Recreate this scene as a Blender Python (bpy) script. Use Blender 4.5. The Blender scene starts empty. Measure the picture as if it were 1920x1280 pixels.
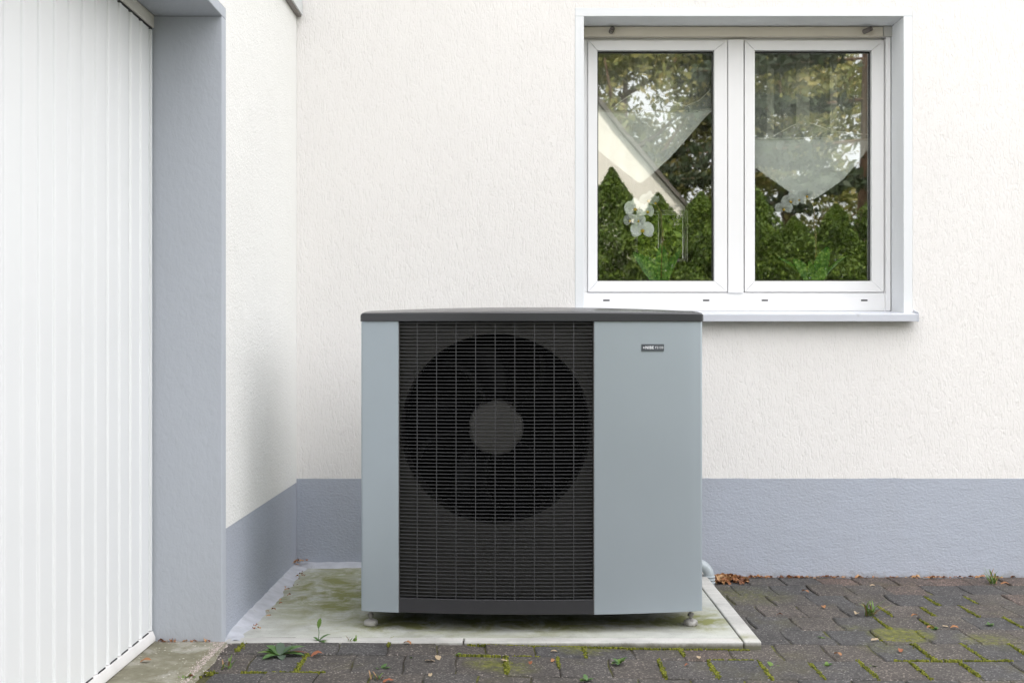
import bpy, bmesh, math, random
import numpy as np
from mathutils import Vector, Matrix

# ------------------------------------------------------------------ scene, camera, light
S = bpy.context.scene
C = S.collection
random.seed(7)
R = math.radians
CD, F = 4.93, 2180.0            # metres from the camera to the rear wall, focal length in photo pixels

cam_d = bpy.data.cameras.new('camera')
cam = bpy.data.objects.new('camera', cam_d)
C.objects.link(cam)
cam.location = (0, -CD, 1.0)
cam.rotation_euler = (R(90), 0, 0)
cam_d.sensor_width = 36
cam_d.lens = 36 * F / 1920
cam_d.clip_start = 0.05
cam_d.clip_end = 600
S.camera = cam

SUN_EL, SUN_AZ = 45.0, 14.0      # azimuth clockwise from +Y (the sun stands behind the house)
W = bpy.data.worlds.new('World')
S.world = W
W.use_nodes = True
wn = W.node_tree
bg = wn.nodes['Background']
sky = wn.nodes.new('ShaderNodeTexSky')
sky.sky_type = 'NISHITA'
sky.sun_disc = False
sky.sun_elevation = R(SUN_EL)
sky.sun_rotation = R(SUN_AZ)
sky.air_density = 1.0
sky.dust_density = 3.0
sky.ozone_density = 1.0
# soft cloud banks added over the blue to whiten and brighten the light
tcw = wn.nodes.new('ShaderNodeTexCoord')
nzw = wn.nodes.new('ShaderNodeTexNoise')
nzw.inputs['Scale'].default_value = 2.2
nzw.inputs['Detail'].default_value = 6
wn.links.new(tcw.outputs['Generated'], nzw.inputs['Vector'])
rw = wn.nodes.new('ShaderNodeMapRange')
rw.inputs['From Min'].default_value = 0.35
rw.inputs['From Max'].default_value = 0.65
rw.inputs['To Min'].default_value = 0.62
rw.inputs['To Max'].default_value = 0.95
wn.links.new(nzw.outputs['Fac'], rw.inputs['Value'])
mw = wn.nodes.new('ShaderNodeMix')
mw.data_type = 'RGBA'
mw.inputs[7].default_value = (9.2, 9.05, 9.2, 1)
# cloud luminance rises overcast-style to the zenith, to lighten the shaded wing wall
spw = wn.nodes.new('ShaderNodeSeparateXYZ')
wn.links.new(tcw.outputs['Generated'], spw.inputs[0])
lum = wn.nodes.new('ShaderNodeMapRange')
lum.inputs['From Min'].default_value = 0.0
lum.inputs['From Max'].default_value = 1.0
lum.inputs['To Min'].default_value = 0.85
lum.inputs['To Max'].default_value = 2.1
wn.links.new(spw.outputs[2], lum.inputs['Value'])
cw = wn.nodes.new('ShaderNodeVectorMath')
cw.operation = 'SCALE'
cw.inputs[0].default_value = (9.2, 9.05, 9.2)
wn.links.new(lum.outputs[0], cw.inputs['Scale'])
wn.links.new(cw.outputs[0], mw.inputs[7])
wn.links.new(rw.outputs[0], mw.inputs[0])
wn.links.new(sky.outputs[0], mw.inputs[6])
wn.links.new(mw.outputs[2], bg.inputs[0])
bg.inputs[1].default_value = 0.15
sl = bpy.data.lights.new('sun', 'SUN')
sl.energy = 3.8
sl.angle = R(0.6)
sl.color = (1.0, 0.93, 0.83)
sun = bpy.data.objects.new('sun', sl)
C.objects.link(sun)
sd = Vector((math.sin(R(SUN_AZ)) * math.cos(R(SUN_EL)), math.cos(R(SUN_AZ)) * math.cos(R(SUN_EL)), math.sin(R(SUN_EL))))
sun.rotation_euler = sd.to_track_quat('Z', 'Y').to_euler()
S.view_settings.view_transform = 'Standard'
S.view_settings.look = 'None'
S.view_settings.gamma = 1
S.view_settings.exposure = 0.98
S.render.engine = 'CYCLES'
S.cycles.max_bounces = 8
S.cycles.transparent_max_bounces = 16


def P(px, py, D):                # a photo pixel at a distance from the camera -> world point
    return Vector(((px - 960) * D / F, D - CD, 1.0 + (640 - py) * D / F))


def G(px, py, z=0.02):           # a photo pixel that lies on ground of height z
    D = (1.0 - z) * F / (py - 640)
    return Vector(((px - 960) * D / F, D - CD, z))


# ------------------------------------------------------------------ materials
def new_mat(name):
    m = bpy.data.materials.new(name)
    m.use_nodes = True
    nt = m.node_tree
    return m, nt, nt.nodes['Principled BSDF']


def N(nt, kind, **kw):
    n = nt.nodes.new(kind)
    for k, v in kw.items():
        if k.startswith('i_'):
            n.inputs[k[2:].replace('_', ' ')].default_value = v
        else:
            setattr(n, k, v)
    return n


def ramp(nt, fac, stops):
    r = nt.nodes.new('ShaderNodeValToRGB')
    e = r.color_ramp.elements
    while len(e) < len(stops):
        e.new(0.5)
    for el, (p, c) in zip(e, stops):
        el.position = p
        el.color = (c[0], c[1], c[2], 1) if hasattr(c, '__len__') else (c, c, c, 1)
    nt.links.new(fac, r.inputs[0])
    return r.outputs[0]


def coords(nt, scale=(1, 1, 1), kind='Object'):
    t = nt.nodes.new('ShaderNodeTexCoord')
    m = nt.nodes.new('ShaderNodeMapping')
    m.inputs['Scale'].default_value = scale
    nt.links.new(t.outputs[kind], m.inputs[0])
    return m.outputs[0]


def noise(nt, scale, vec=None, detail=4, rough=0.55, dist=0.0):
    n = N(nt, 'ShaderNodeTexNoise')
    n.inputs['Scale'].default_value = scale
    n.inputs['Detail'].default_value = detail
    n.inputs['Roughness'].default_value = rough
    n.inputs['Distortion'].default_value = dist
    if vec is not None:
        nt.links.new(vec, n.inputs['Vector'])
    return n.outputs['Fac']


def mix(nt, fac, a, b, mode='MIX'):
    m = nt.nodes.new('ShaderNodeMix')
    m.data_type = 'RGBA'
    m.blend_type = mode
    m.clamp_factor = True
    for s, v in ((m.inputs[0], fac), (m.inputs[6], a), (m.inputs[7], b)):
        if isinstance(v, (int, float)):
            s.default_value = v
        elif isinstance(v, (tuple, list)):
            s.default_value = (v[0], v[1], v[2], 1)
        else:
            nt.links.new(v, s)
    return m.outputs[2]


def math_(nt, op, a, b=0.0, clamp=False):
    m = nt.nodes.new('ShaderNodeMath')
    m.operation = op
    m.use_clamp = clamp
    for s, v in ((m.inputs[0], a), (m.inputs[1], b)):
        if isinstance(v, (int, float)):
            s.default_value = v
        else:
            nt.links.new(v, s)
    return m.outputs[0]


def bump(nt, height, strength, dist, normal=None):
    b = nt.nodes.new('ShaderNodeBump')
    b.inputs['Strength'].default_value = strength
    b.inputs['Distance'].default_value = dist
    nt.links.new(height, b.inputs['Height'])
    if normal is not None:
        nt.links.new(normal, b.inputs['Normal'])
    return b.outputs[0]


def simple(name, col, rough=0.6, metal=0.0, var=0.06, vscale=6.0, bmp=0.0, bscale=60.0, spec=0.5, dirt=None):
    m, nt, p = new_mat(name)
    v = coords(nt)
    n = noise(nt, vscale, v, 5)
    lo = tuple(c * (1 - var) for c in col)
    hi = tuple(min(1, c * (1 + var)) for c in col)
    c = ramp(nt, n, [(0.3, lo), (0.7, hi)])
    if dirt:
        d = ramp(nt, noise(nt, dirt[1], v, 6, 0.65), [(dirt[2], 0.0), (dirt[2] + 0.08, 1.0)])
        c = mix(nt, math_(nt, 'MULTIPLY', d, dirt[3]), c, dirt[0])
    nt.links.new(c, p.inputs['Base Color'])
    p.inputs['Roughness'].default_value = rough
    p.inputs['Metallic'].default_value = metal
    p.inputs['Specular IOR Level'].default_value = spec
    if bmp:
        nt.links.new(bump(nt, noise(nt, bscale, v, 5), bmp, 0.004), p.inputs['Normal'])
    return m


def stucco(name, col, style):
    m, nt, p = new_mat(name)
    v = coords(nt)
    big = noise(nt, 0.9, v, 4)
    base = ramp(nt, big, [(0.3, tuple(c * 0.955 for c in col)), (0.7, col)])
    # small dirt specks
    spk = N(nt, 'ShaderNodeTexVoronoi', feature='F1')
    spk.inputs['Scale'].default_value = 26
    nt.links.new(v, spk.inputs['Vector'])
    tiny = ramp(nt, spk.outputs['Distance'], [(0.0, 1.0), (0.055, 0.0)])
    pick = ramp(nt, noise(nt, 5.0, v, 2), [(0.60, 0.0), (0.64, 0.7)])
    base = mix(nt, math_(nt, 'MULTIPLY', tiny, pick), base, (0.25, 0.23, 0.2))
    if style == 'groove':        # vertically combed scraping plaster with worm tracks
        vg = coords(nt, (125, 125, 24))
        g1 = noise(nt, 1.0, vg, 2, 0.5, 0.9)
        vg2 = coords(nt, (190, 190, 60))
        g2 = noise(nt, 1.0, vg2, 3, 0.6, 0.5)
        vg3 = coords(nt, (70, 70, 40))
        g3 = noise(nt, 1.0, vg3, 4, 0.6, 1.2)
        track = ramp(nt, g1, [(0.36, 0.0), (0.47, 1.0)])
        blot = ramp(nt, g3, [(0.38, 0.0), (0.5, 1.0)])
        h = math_(nt, 'ADD', math_(nt, 'MULTIPLY', track, 0.55), math_(nt, 'MULTIPLY', g2, 0.5))
        h = math_(nt, 'ADD', h, math_(nt, 'MULTIPLY', blot, 0.35))
        inv = math_(nt, 'SUBTRACT', 1.0, track)
        base = mix(nt, math_(nt, 'MULTIPLY', inv, 0.06), base, tuple(c * 0.6 for c in col))
        nt.links.new(bump(nt, h, 0.6, 0.0030), p.inputs['Normal'])
    else:
        sc = {'grain': 120, 'coarse': 95, 'brush': 60, 'smooth': 45}[style]
        st = {'grain': 1.0, 'coarse': 0.75, 'brush': 0.45, 'smooth': 0.16}[style]
        stretch = {'grain': (1, 1, 1), 'coarse': (0.8, 0.8, 1.3), 'brush': (1, 1, 0.6), 'smooth': (1, 1, 1)}[style]
        vg = coords(nt, stretch)
        g1 = noise(nt, sc, vg, 4, 0.6, 0.4)
        g2 = noise(nt, 14, vg, 3)
        h = math_(nt, 'ADD', g1, math_(nt, 'MULTIPLY', g2, 0.8))
        nt.links.new(bump(nt, h, st, 0.004), p.inputs['Normal'])
    nt.links.new(base, p.inputs['Base Color'])
    p.inputs['Roughness'].default_value = 0.92
    p.inputs['Specular IOR Level'].default_value = 0.2
    return m


M = {}
M['stucco'] = stucco('white_scraped_stucco', (0.803, 0.785, 0.763), 'groove')
M['stucco_grain'] = stucco('white_grained_stucco', (0.82, 0.82, 0.79), 'grain')
M['plinth'] = stucco('blue_grey_plinth_paint', (0.40, 0.432, 0.495), 'coarse')
def splash(m, zs, col):
    nt = m.node_tree
    p = nt.nodes['Principled BSDF']
    src = p.inputs['Base Color'].links[0].from_socket
    v = coords(nt)
    tc = nt.nodes.new('ShaderNodeTexCoord')
    sp = N(nt, 'ShaderNodeSeparateXYZ')
    nt.links.new(tc.outputs['Object'], sp.inputs[0])
    zz = math_(nt, 'ADD', sp.outputs[2], math_(nt, 'MULTIPLY', math_(nt, 'SUBTRACT', noise(nt, 14, v, 7, 0.75), 0.5), 0.16))
    f = ramp(nt, zz, [(zs, 0.38), (zs + 0.03, 0.0)])
    sm = ramp(nt, noise(nt, 2.6, coords(nt, (1, 1, 0.35)), 6, 0.65), [(0.45, 0.0), (0.75, 0.16)])
    c = mix(nt, f, src, col)
    c = mix(nt, sm, c, tuple(k * 1.4 for k in col))
    nt.links.new(c, p.inputs['Base Color'])


splash(M['plinth'], -0.015, (0.22, 0.205, 0.18))
M['jamb'] = stucco('blue_grey_smooth_paint', (0.45, 0.478, 0.518), 'brush')
M['surround'] = stucco('pale_grey_smooth_paint', (0.75, 0.77, 0.785), 'smooth')
M['pvc'] = simple('white_window_plastic', (0.80, 0.80, 0.80), 0.32, var=0.015, vscale=2)
M['cream'] = simple('cream_aluminium', (0.66, 0.61, 0.52), 0.45, var=0.04, vscale=5)
M['sill'] = simple('pale_grey_sill', (0.55, 0.57, 0.62), 0.35, var=0.04, vscale=4, dirt=((0.3, 0.3, 0.28), 12, 0.62, 0.4))
M['gasket'] = simple('black_rubber', (0.012, 0.012, 0.013), 0.6)
M['tube'] = simple('grey_brown_tube', (0.16, 0.14, 0.125), 0.5)
M['door_steel'] = simple('white_door_steel', (0.77, 0.785, 0.785), 0.40, var=0.02, vscale=1.5, dirt=((0.55, 0.54, 0.5), 38, 0.74, 0.5))
M['door_rail'] = simple('white_door_rail', (0.72, 0.71, 0.69), 0.45, var=0.06, vscale=14, dirt=((0.25, 0.2, 0.15), 30, 0.68, 0.6))
M['frame_steel'] = simple('cream_door_frame', (0.68, 0.66, 0.61), 0.5, var=0.03, dirt=((0.3, 0.17, 0.08), 20, 0.72, 0.6))
M['silver'] = simple('silver_grey_sheet', (0.395, 0.450, 0.490), 0.38, metal=0.5, var=0.025, vscale=2.2, dirt=((0.36, 0.39, 0.40), 55, 0.73, 0.35))
M['lid'] = simple('anthracite_lid', (0.045, 0.046, 0.050), 0.24, metal=0.0, var=0.05, vscale=3)
M['grille'] = simple('charcoal_grille_plastic', (0.056, 0.057, 0.060), 0.42, var=0.08, vscale=30)
M['plate'] = simple('charcoal_fan_plate', (0.070, 0.067, 0.065), 0.6, var=0.1, vscale=8)
M['rail'] = simple('dark_grille_rail', (0.030, 0.030, 0.033), 0.4)
M['dark'] = simple('black_interior', (0.004, 0.004, 0.005), 0.7)
M['blade'] = simple('black_fan_blade', (0.0012, 0.0015, 0.002), 0.4, spec=0.15, var=0.1)
M['hub'] = simple('grey_fan_hub', (0.15, 0.145, 0.14), 0.5, var=0.08, vscale=9)
M['foot'] = simple('pale_levelling_foot', (0.42, 0.41, 0.39), 0.5, dirt=((0.1, 0.09, 0.07), 40, 0.5, 0.6))
M['bolt'] = simple('dull_zinc', (0.25, 0.24, 0.23), 0.4, metal=0.7)
M['badge'] = simple('dark_grey_badge', (0.075, 0.085, 0.095), 0.35)
M['letter'] = simple('pale_badge_lettering', (0.78, 0.80, 0.82), 0.35)
M['pipe'] = simple('grey_plastic_pipe', (0.36, 0.40, 0.42), 0.38, var=0.05)
M['mortar'] = simple('pale_grey_mortar', (0.41, 0.425, 0.46), 0.85, var=0.16, vscale=16, bmp=0.7, bscale=40, dirt=((0.22, 0.24, 0.15), 18, 0.60, 0.7))
M['ledge'] = simple('weathered_pale_ledge', (0.60, 0.62, 0.62), 0.5, var=0.08, vscale=20)
M['roof_tile'] = simple('dark_roof_tile', (0.12, 0.105, 0.095), 0.7)
M['room'] = simple('interior_paint', (0.55, 0.52, 0.46), 0.8)
M['room_floor'] = simple('interior_wood', (0.22, 0.13, 0.07), 0.4)
M['pot'] = simple('glazed_white_pot', (0.6, 0.6, 0.58), 0.2)
M['neighbour'] = simple('warm_white_render', (0.74, 0.70, 0.64), 0.9, var=0.05, bmp=0.4, bscale=8)
M['bark'] = simple('pine_bark', (0.17, 0.10, 0.065), 0.9, var=0.35, vscale=9, bmp=1, bscale=20)


def moss_color(nt, v, sc):
    return ramp(nt, noise(nt, sc, v, 5), [(0.3, (0.045, 0.05, 0.010)), (0.55, (0.115, 0.12, 0.018)), (0.75, (0.19, 0.19, 0.03))])


def mat_concrete(name, greens_and_shade, base=(0.42, 0.43, 0.395)):
    m, nt, p = new_mat(name)
    v = coords(nt)
    c = ramp(nt, noise(nt, 7, v, 8, 0.65), [(0.28, tuple(b * 0.72 for b in base)), (0.5, base), (0.7, tuple(b * 1.16 for b in base))])
    vs = coords(nt, (2.2, 14, 4))
    st = ramp(nt, noise(nt, 1.6, vs, 6, 0.6, 0.6), [(0.42, 0.0), (0.62, 1.0)])
    c = mix(nt, math_(nt, 'MULTIPLY', st, 0.30), c, tuple(b * 0.62 for b in base))
    # algae patches, on the slab also dirt and painted shade under the pump
    tc = nt.nodes.new('ShaderNodeTexCoord')
    tot = None
    for (x, y, r, s) in greens_and_shade:
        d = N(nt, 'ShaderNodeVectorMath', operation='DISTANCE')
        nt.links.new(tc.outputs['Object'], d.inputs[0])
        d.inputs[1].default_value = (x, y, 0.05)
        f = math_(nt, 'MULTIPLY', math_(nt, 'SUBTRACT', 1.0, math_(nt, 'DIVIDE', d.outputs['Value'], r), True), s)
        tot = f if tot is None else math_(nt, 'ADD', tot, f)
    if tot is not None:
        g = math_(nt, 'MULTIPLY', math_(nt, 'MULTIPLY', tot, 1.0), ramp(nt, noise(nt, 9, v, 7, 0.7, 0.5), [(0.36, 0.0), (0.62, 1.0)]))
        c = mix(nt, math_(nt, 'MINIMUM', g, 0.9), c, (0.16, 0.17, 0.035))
    sp = ramp(nt, noise(nt, 160, v, 2), [(0.64, 0.0), (0.70, 1.0)])
    c = mix(nt, math_(nt, 'MULTIPLY', sp, 0.5), c, tuple(b * 0.4 for b in base))
    nt.links.new(c, p.inputs['Base Color'])
    p.inputs['Roughness'].default_value = 0.9
    h = math_(nt, 'ADD', noise(nt, 30, v, 6, 0.7), math_(nt, 'MULTIPLY', noise(nt, 160, v, 3), 0.4))
    nt.links.new(bump(nt, h, 0.5, 0.004), p.inputs['Normal'])
    return m


M['slab'] = mat_concrete('algae_and_shade_stained_concrete', [(-0.62, -0.35, 0.42, 1.2), (-0.72, -0.62, 0.32, 1.1), (-0.55, -0.9, 0.35, 0.8), (-0.75, -0.15, 0.25, 0.5), (0.70, -0.95, 0.22, 1.3), (0.1, -1.12, 0.4, 0.5), (-0.3, -1.15, 0.25, 0.5)] + [(-0.40 + .16 * k, -0.99, 0.15, 1.3) for k in range(7)])  # last row: dirt under the pump, also painted to deepen the shade there
M['kerb'] = mat_concrete('pale_kerb_concrete', [(0.75, -1.2, 0.06, 0.8)], (0.45, 0.445, 0.42))


def kerb_dirt():
    m = M['kerb']
    nt = m.node_tree
    p = nt.nodes['Principled BSDF']
    src = p.inputs['Base Color'].links[0].from_socket
    v = coords(nt)
    sp = N(nt, 'ShaderNodeSeparateXYZ')
    tc = nt.nodes.new('ShaderNodeTexCoord')
    nt.links.new(tc.outputs['Object'], sp.inputs[0])
    zz = math_(nt, 'ADD', sp.outputs[2], math_(nt, 'MULTIPLY', math_(nt, 'SUBTRACT', noise(nt, 26, v, 6, 0.7), 0.5), 0.022))
    f = ramp(nt, zz, [(0.036, 1.0), (0.0475, 0.0)])
    c = mix(nt, math_(nt, 'MULTIPLY', f, 0.85), src, (0.075, 0.072, 0.035))
    nt.links.new(c, p.inputs['Base Color'])


kerb_dirt()


def mat_threshold():
    m, nt, p = new_mat('mossy_threshold_concrete')
    v = coords(nt)
    c = ramp(nt, noise(nt, 9, v, 8, 0.7), [(0.3, (0.115, 0.105, 0.065)), (0.5, (0.185, 0.175, 0.12)), (0.7, (0.30, 0.29, 0.235))])
    wl = ramp(nt, noise(nt, 5, v, 7, 0.7, 0.7), [(0.52, 0.0), (0.66, 1.0)])
    c = mix(nt, math_(nt, 'MULTIPLY', wl, 0.7), c, (0.42, 0.41, 0.37))
    vo = N(nt, 'ShaderNodeTexVoronoi')
    vo.inputs['Scale'].default_value = 70
    nt.links.new(v, vo.inputs['Vector'])
    sp = ramp(nt, vo.outputs['Distance'], [(0.12, 1.0), (0.26, 0.0)])
    pk = ramp(nt, noise(nt, 20, v, 2), [(0.5, 0.0), (0.58, 1.0)])
    c = mix(nt, math_(nt, 'MULTIPLY', math_(nt, 'MULTIPLY', sp, pk), 0.8), c, (0.6, 0.57, 0.5))
    nt.links.new(c, p.inputs['Base Color'])
    p.inputs['Roughness'].default_value = 0.92
    h = math_(nt, 'ADD', noise(nt, 45, v, 6, 0.7), math_(nt, 'MULTIPLY', sp, 0.3))
    nt.links.new(bump(nt, h, 0.8, 0.005), p.inputs['Normal'])
    return m


M['threshold'] = mat_threshold()


GREYS = [(0.0, (0.050, 0.049, 0.049)), (0.35, (0.057, 0.053, 0.050)), (0.75, (0.066, 0.058, 0.051)), (0.95, (0.069, 0.059, 0.051)), (1.0, (0.074, 0.061, 0.052))]
REDS = [(0.0, (0.078, 0.062, 0.053)), (0.5, (0.090, 0.066, 0.055)), (1.0, (0.104, 0.073, 0.060))]


def mat_paver(name='weathered_concrete_paver', tones=GREYS):
    m, nt, p = new_mat(name)
    oi = nt.nodes.new('ShaderNodeObjectInfo')
    tc = nt.nodes.new('ShaderNodeTexCoord')
    add = N(nt, 'ShaderNodeVectorMath', operation='ADD')
    nt.links.new(tc.outputs['Object'], add.inputs[0])
    nt.links.new(oi.outputs['Location'], add.inputs[1])
    v = add.outputs[0]
    tone = ramp(nt, oi.outputs['Random'], tones)
    n1 = noise(nt, 6, v, 6, 0.65)
    c = mix(nt, 1.0, tone, ramp(nt, n1, [(0.3, 0.78), (0.7, 1.28)]), 'MULTIPLY')
    # exposed aggregate
    vo = N(nt, 'ShaderNodeTexVoronoi')
    vo.inputs['Scale'].default_value = 240
    nt.links.new(v, vo.inputs['Vector'])
    hsv = N(nt, 'ShaderNodeSeparateColor')
    nt.links.new(vo.outputs['Color'], hsv.inputs[0])
    gr = ramp(nt, hsv.outputs[0], [(0.0, 0.45), (0.55, 0.85), (0.8, 1.25), (0.93, 2.2), (1.0, 4.2)])
    c = mix(nt, 0.8, c, gr, 'MULTIPLY')
    # faint algae film
    al = ramp(nt, noise(nt, 4.2, v, 6, 0.7, 0.4), [(0.55, 0.0), (0.72, 1.0)])
    c = mix(nt, math_(nt, 'MULTIPLY', al, 0.42), c, (0.075, 0.068, 0.022))
    # a few mossy pavers
    tot = None
    for (q, r, s) in ((G(1690, 1190), 0.12, 5.0), (G(1600, 1176), 0.07, 0.5), (G(1880, 1205), 0.14, 0.45), (G(1090, 1222), 0.11, 1.5),
                      (G(915, 1255), 0.09, 1.5), (G(960, 1262), 0.10, 1.1), (G(1400, 1110), 0.22, 0.7), (G(1840, 1200), 0.10, 1.0), (G(1660, 1215), 0.10, 0.5)):
        d = N(nt, 'ShaderNodeVectorMath', operation='DISTANCE')
        nt.links.new(v, d.inputs[0])
        d.inputs[1].default_value = tuple(q)
        f = math_(nt, 'MULTIPLY', math_(nt, 'SUBTRACT', 1.0, math_(nt, 'DIVIDE', d.outputs['Value'], r), True), s)
        tot = f if tot is None else math_(nt, 'ADD', tot, f)
    ms = math_(nt, 'MULTIPLY', tot, ramp(nt, noise(nt, 40, v, 8, 0.8), [(0.41, 0.0), (0.57, 1.0)]))
    c = mix(nt, math_(nt, 'MINIMUM', ms, 0.92), c, moss_color(nt, v, 60))
    nt.links.new(c, p.inputs['Base Color'])
    p.inputs['Roughness'].default_value = 0.82
    h = math_(nt, 'ADD', hsv.outputs[1], math_(nt, 'MULTIPLY', noise(nt, 90, v, 4, 0.7), 1.2))
    nt.links.new(bump(nt, h, 0.55, 0.0022), p.inputs['Normal'])
    return m


M['paver'] = mat_paver()
M['paver_red'] = mat_paver('reddish_brown_paver', REDS)


def mat_joint():
    m, nt, p = new_mat('joint_soil_with_moss')
    v = coords(nt)
    c = ramp(nt, noise(nt, 60, v, 5), [(0.3, (0.018, 0.015, 0.011)), (0.7, (0.055, 0.046, 0.034))])
    k = ramp(nt, noise(nt, 3.2, v, 5, 0.6), [(0.47, 0.0), (0.6, 1.0)])
    c = mix(nt, k, c, moss_color(nt, v, 50))
    nt.links.new(c, p.inputs['Base Color'])
    p.inputs['Roughness'].default_value = 1
    nt.links.new(bump(nt, noise(nt, 120, v, 5), 1, 0.006), p.inputs['Normal'])
    return m


M['joint'] = mat_joint()


def leafy(name, stops, trans=0.3, rough=0.5, scale=3.0, per_island=True):
    m, nt, p = new_mat(name)
    if per_island:
        g = nt.nodes.new('ShaderNodeNewGeometry')
        v = coords(nt)
        f = math_(nt, 'ADD', math_(nt, 'MULTIPLY', g.outputs['Random Per Island'], 0.5), math_(nt, 'MULTIPLY', noise(nt, scale, v, 3), 0.5))
    else:
        f = noise(nt, scale, coords(nt), 4)
    c = ramp(nt, f, stops)
    nt.links.new(c, p.inputs['Base Color'])
    p.inputs['Roughness'].default_value = rough
    t = nt.nodes.new('ShaderNodeBsdfTranslucent')
    nt.links.new(c, t.inputs['Color'])
    mx = nt.nodes.new('ShaderNodeMixShader')
    mx.inputs[0].default_value = trans
    nt.links.new(p.outputs[0], mx.inputs[1])
    nt.links.new(t.outputs[0], mx.inputs[2])
    nt.links.new(mx.outputs[0], nt.nodes['Material Output'].inputs[0])
    return m


M['moss'] = leafy('yellow_green_moss', [(0.25, (0.05, 0.06, 0.008)), (0.5, (0.14, 0.155, 0.014)), (0.8, (0.25, 0.26, 0.03))], 0.2, 0.9, 12)
M['weed'] = leafy('weed_leaf_green', [(0.3, (0.05, 0.105, 0.028)), (0.7, (0.10, 0.20, 0.055))], 0.25, 0.5, 20)
M['weed_light'] = leafy('bright_weed_green', [(0.3, (0.08, 0.15, 0.02)), (0.7, (0.16, 0.27, 0.05))], 0.3, 0.5, 20)
M['weed_blue'] = leafy('dull_blue_green_leaf', [(0.3, (0.05, 0.08, 0.05)), (0.7, (0.085, 0.125, 0.085))], 0.2, 0.55, 20)
M['weed_red'] = leafy('dark_red_leaf', [(0.3, (0.09, 0.03, 0.02)), (0.7, (0.16, 0.06, 0.035))], 0.2, 0.55, 20)
M['stalk'] = leafy('dry_stalk', [(0.3, (0.22, 0.13, 0.06)), (0.7, (0.34, 0.22, 0.12))], 0.1, 0.7, 20)
M['dry'] = leafy('dry_brown_leaf', [(0.2, (0.10, 0.04, 0.018)), (0.45, (0.27, 0.11, 0.045)), (0.65, (0.46, 0.25, 0.11)), (0.9, (0.55, 0.40, 0.23))], 0.15, 0.65, 8)
M['thuja'] = leafy('thuja_spray', [(0.2, (0.035, 0.07, 0.008)), (0.5, (0.095, 0.16, 0.014)), (0.8, (0.19, 0.26, 0.03))], 0.3, 0.6, 1.6)
M['thuja_dry'] = leafy('dry_thuja_spray', [(0.2, (0.07, 0.03, 0.015)), (0.8, (0.22, 0.11, 0.06))], 0.2, 0.8, 3)
M['oak'] = leafy('broad_tree_leaf', [(0.15, (0.11, 0.15, 0.035)), (0.45, (0.24, 0.26, 0.07)), (0.7, (0.40, 0.36, 0.12)), (0.95, (0.50, 0.36, 0.15))], 0.4, 0.5, 0.5)
M['pine'] = leafy('pine_needles', [(0.2, (0.014, 0.026, 0.010)), (0.8, (0.04, 0.062, 0.02))], 0.1, 0.6, 0.8)
M['petal'] = leafy('white_orchid_petal', [(0.3, (0.70, 0.74, 0.70)), (0.7, (0.88, 0.89, 0.86))], 0.12, 0.5, 30)
M['lip'] = leafy('yellow_orchid_lip', [(0.3, (0.55, 0.33, 0.02)), (0.7, (0.75, 0.5, 0.06))], 0.2, 0.5, 60)
M['orchid_leaf'] = leafy('glossy_orchid_leaf', [(0.3, (0.045, 0.13, 0.018)), (0.7, (0.085, 0.23, 0.035))], 0.2, 0.3, 12)
M['root'] = simple('pale_aerial_root', (0.32, 0.36, 0.28), 0.6)
M['stem'] = simple('brown_flower_stem', (0.16, 0.11, 0.045), 0.5)
M['litter'] = simple('pale_grit', (0.42, 0.36, 0.33), 0.8, var=0.4, vscale=90)


def mat_glass():
    m, nt, p = new_mat('double_glazing')
    nt.nodes.remove(p)
    ge = N(nt, 'ShaderNodeNewGeometry')
    dt = N(nt, 'ShaderNodeVectorMath', operation='DOT_PRODUCT')
    nt.links.new(ge.outputs['Normal'], dt.inputs[0])
    nt.links.new(ge.outputs['Incoming'], dt.inputs[1])
    om = math_(nt, 'SUBTRACT', 1.0, math_(nt, 'ABSOLUTE', dt.outputs['Value']), True)
    fr = math_(nt, 'ADD', math_(nt, 'MULTIPLY', math_(nt, 'POWER', om, 5.0), 0.69), 0.31)
    tr = N(nt, 'ShaderNodeBsdfTransparent')
    tr.inputs[0].default_value = (0.94, 0.97, 0.95, 1)
    gl = N(nt, 'ShaderNodeBsdfGlossy')
    gl.inputs['Roughness'].default_value = 0.014
    gl.inputs['Color'].default_value = (0.97, 1, 0.98, 1)
    v = coords(nt)
    nt.links.new(bump(nt, noise(nt, 1.6, v, 1), 0.05, 0.02), gl.inputs['Normal'])
    mx = N(nt, 'ShaderNodeMixShader')
    nt.links.new(fr, mx.inputs[0])
    nt.links.new(tr.outputs[0], mx.inputs[1])
    nt.links.new(gl.outputs[0], mx.inputs[2])
    nt.links.new(mx.outputs[0], nt.nodes['Material Output'].inputs[0])
    return m


M['glass'] = mat_glass()


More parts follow.
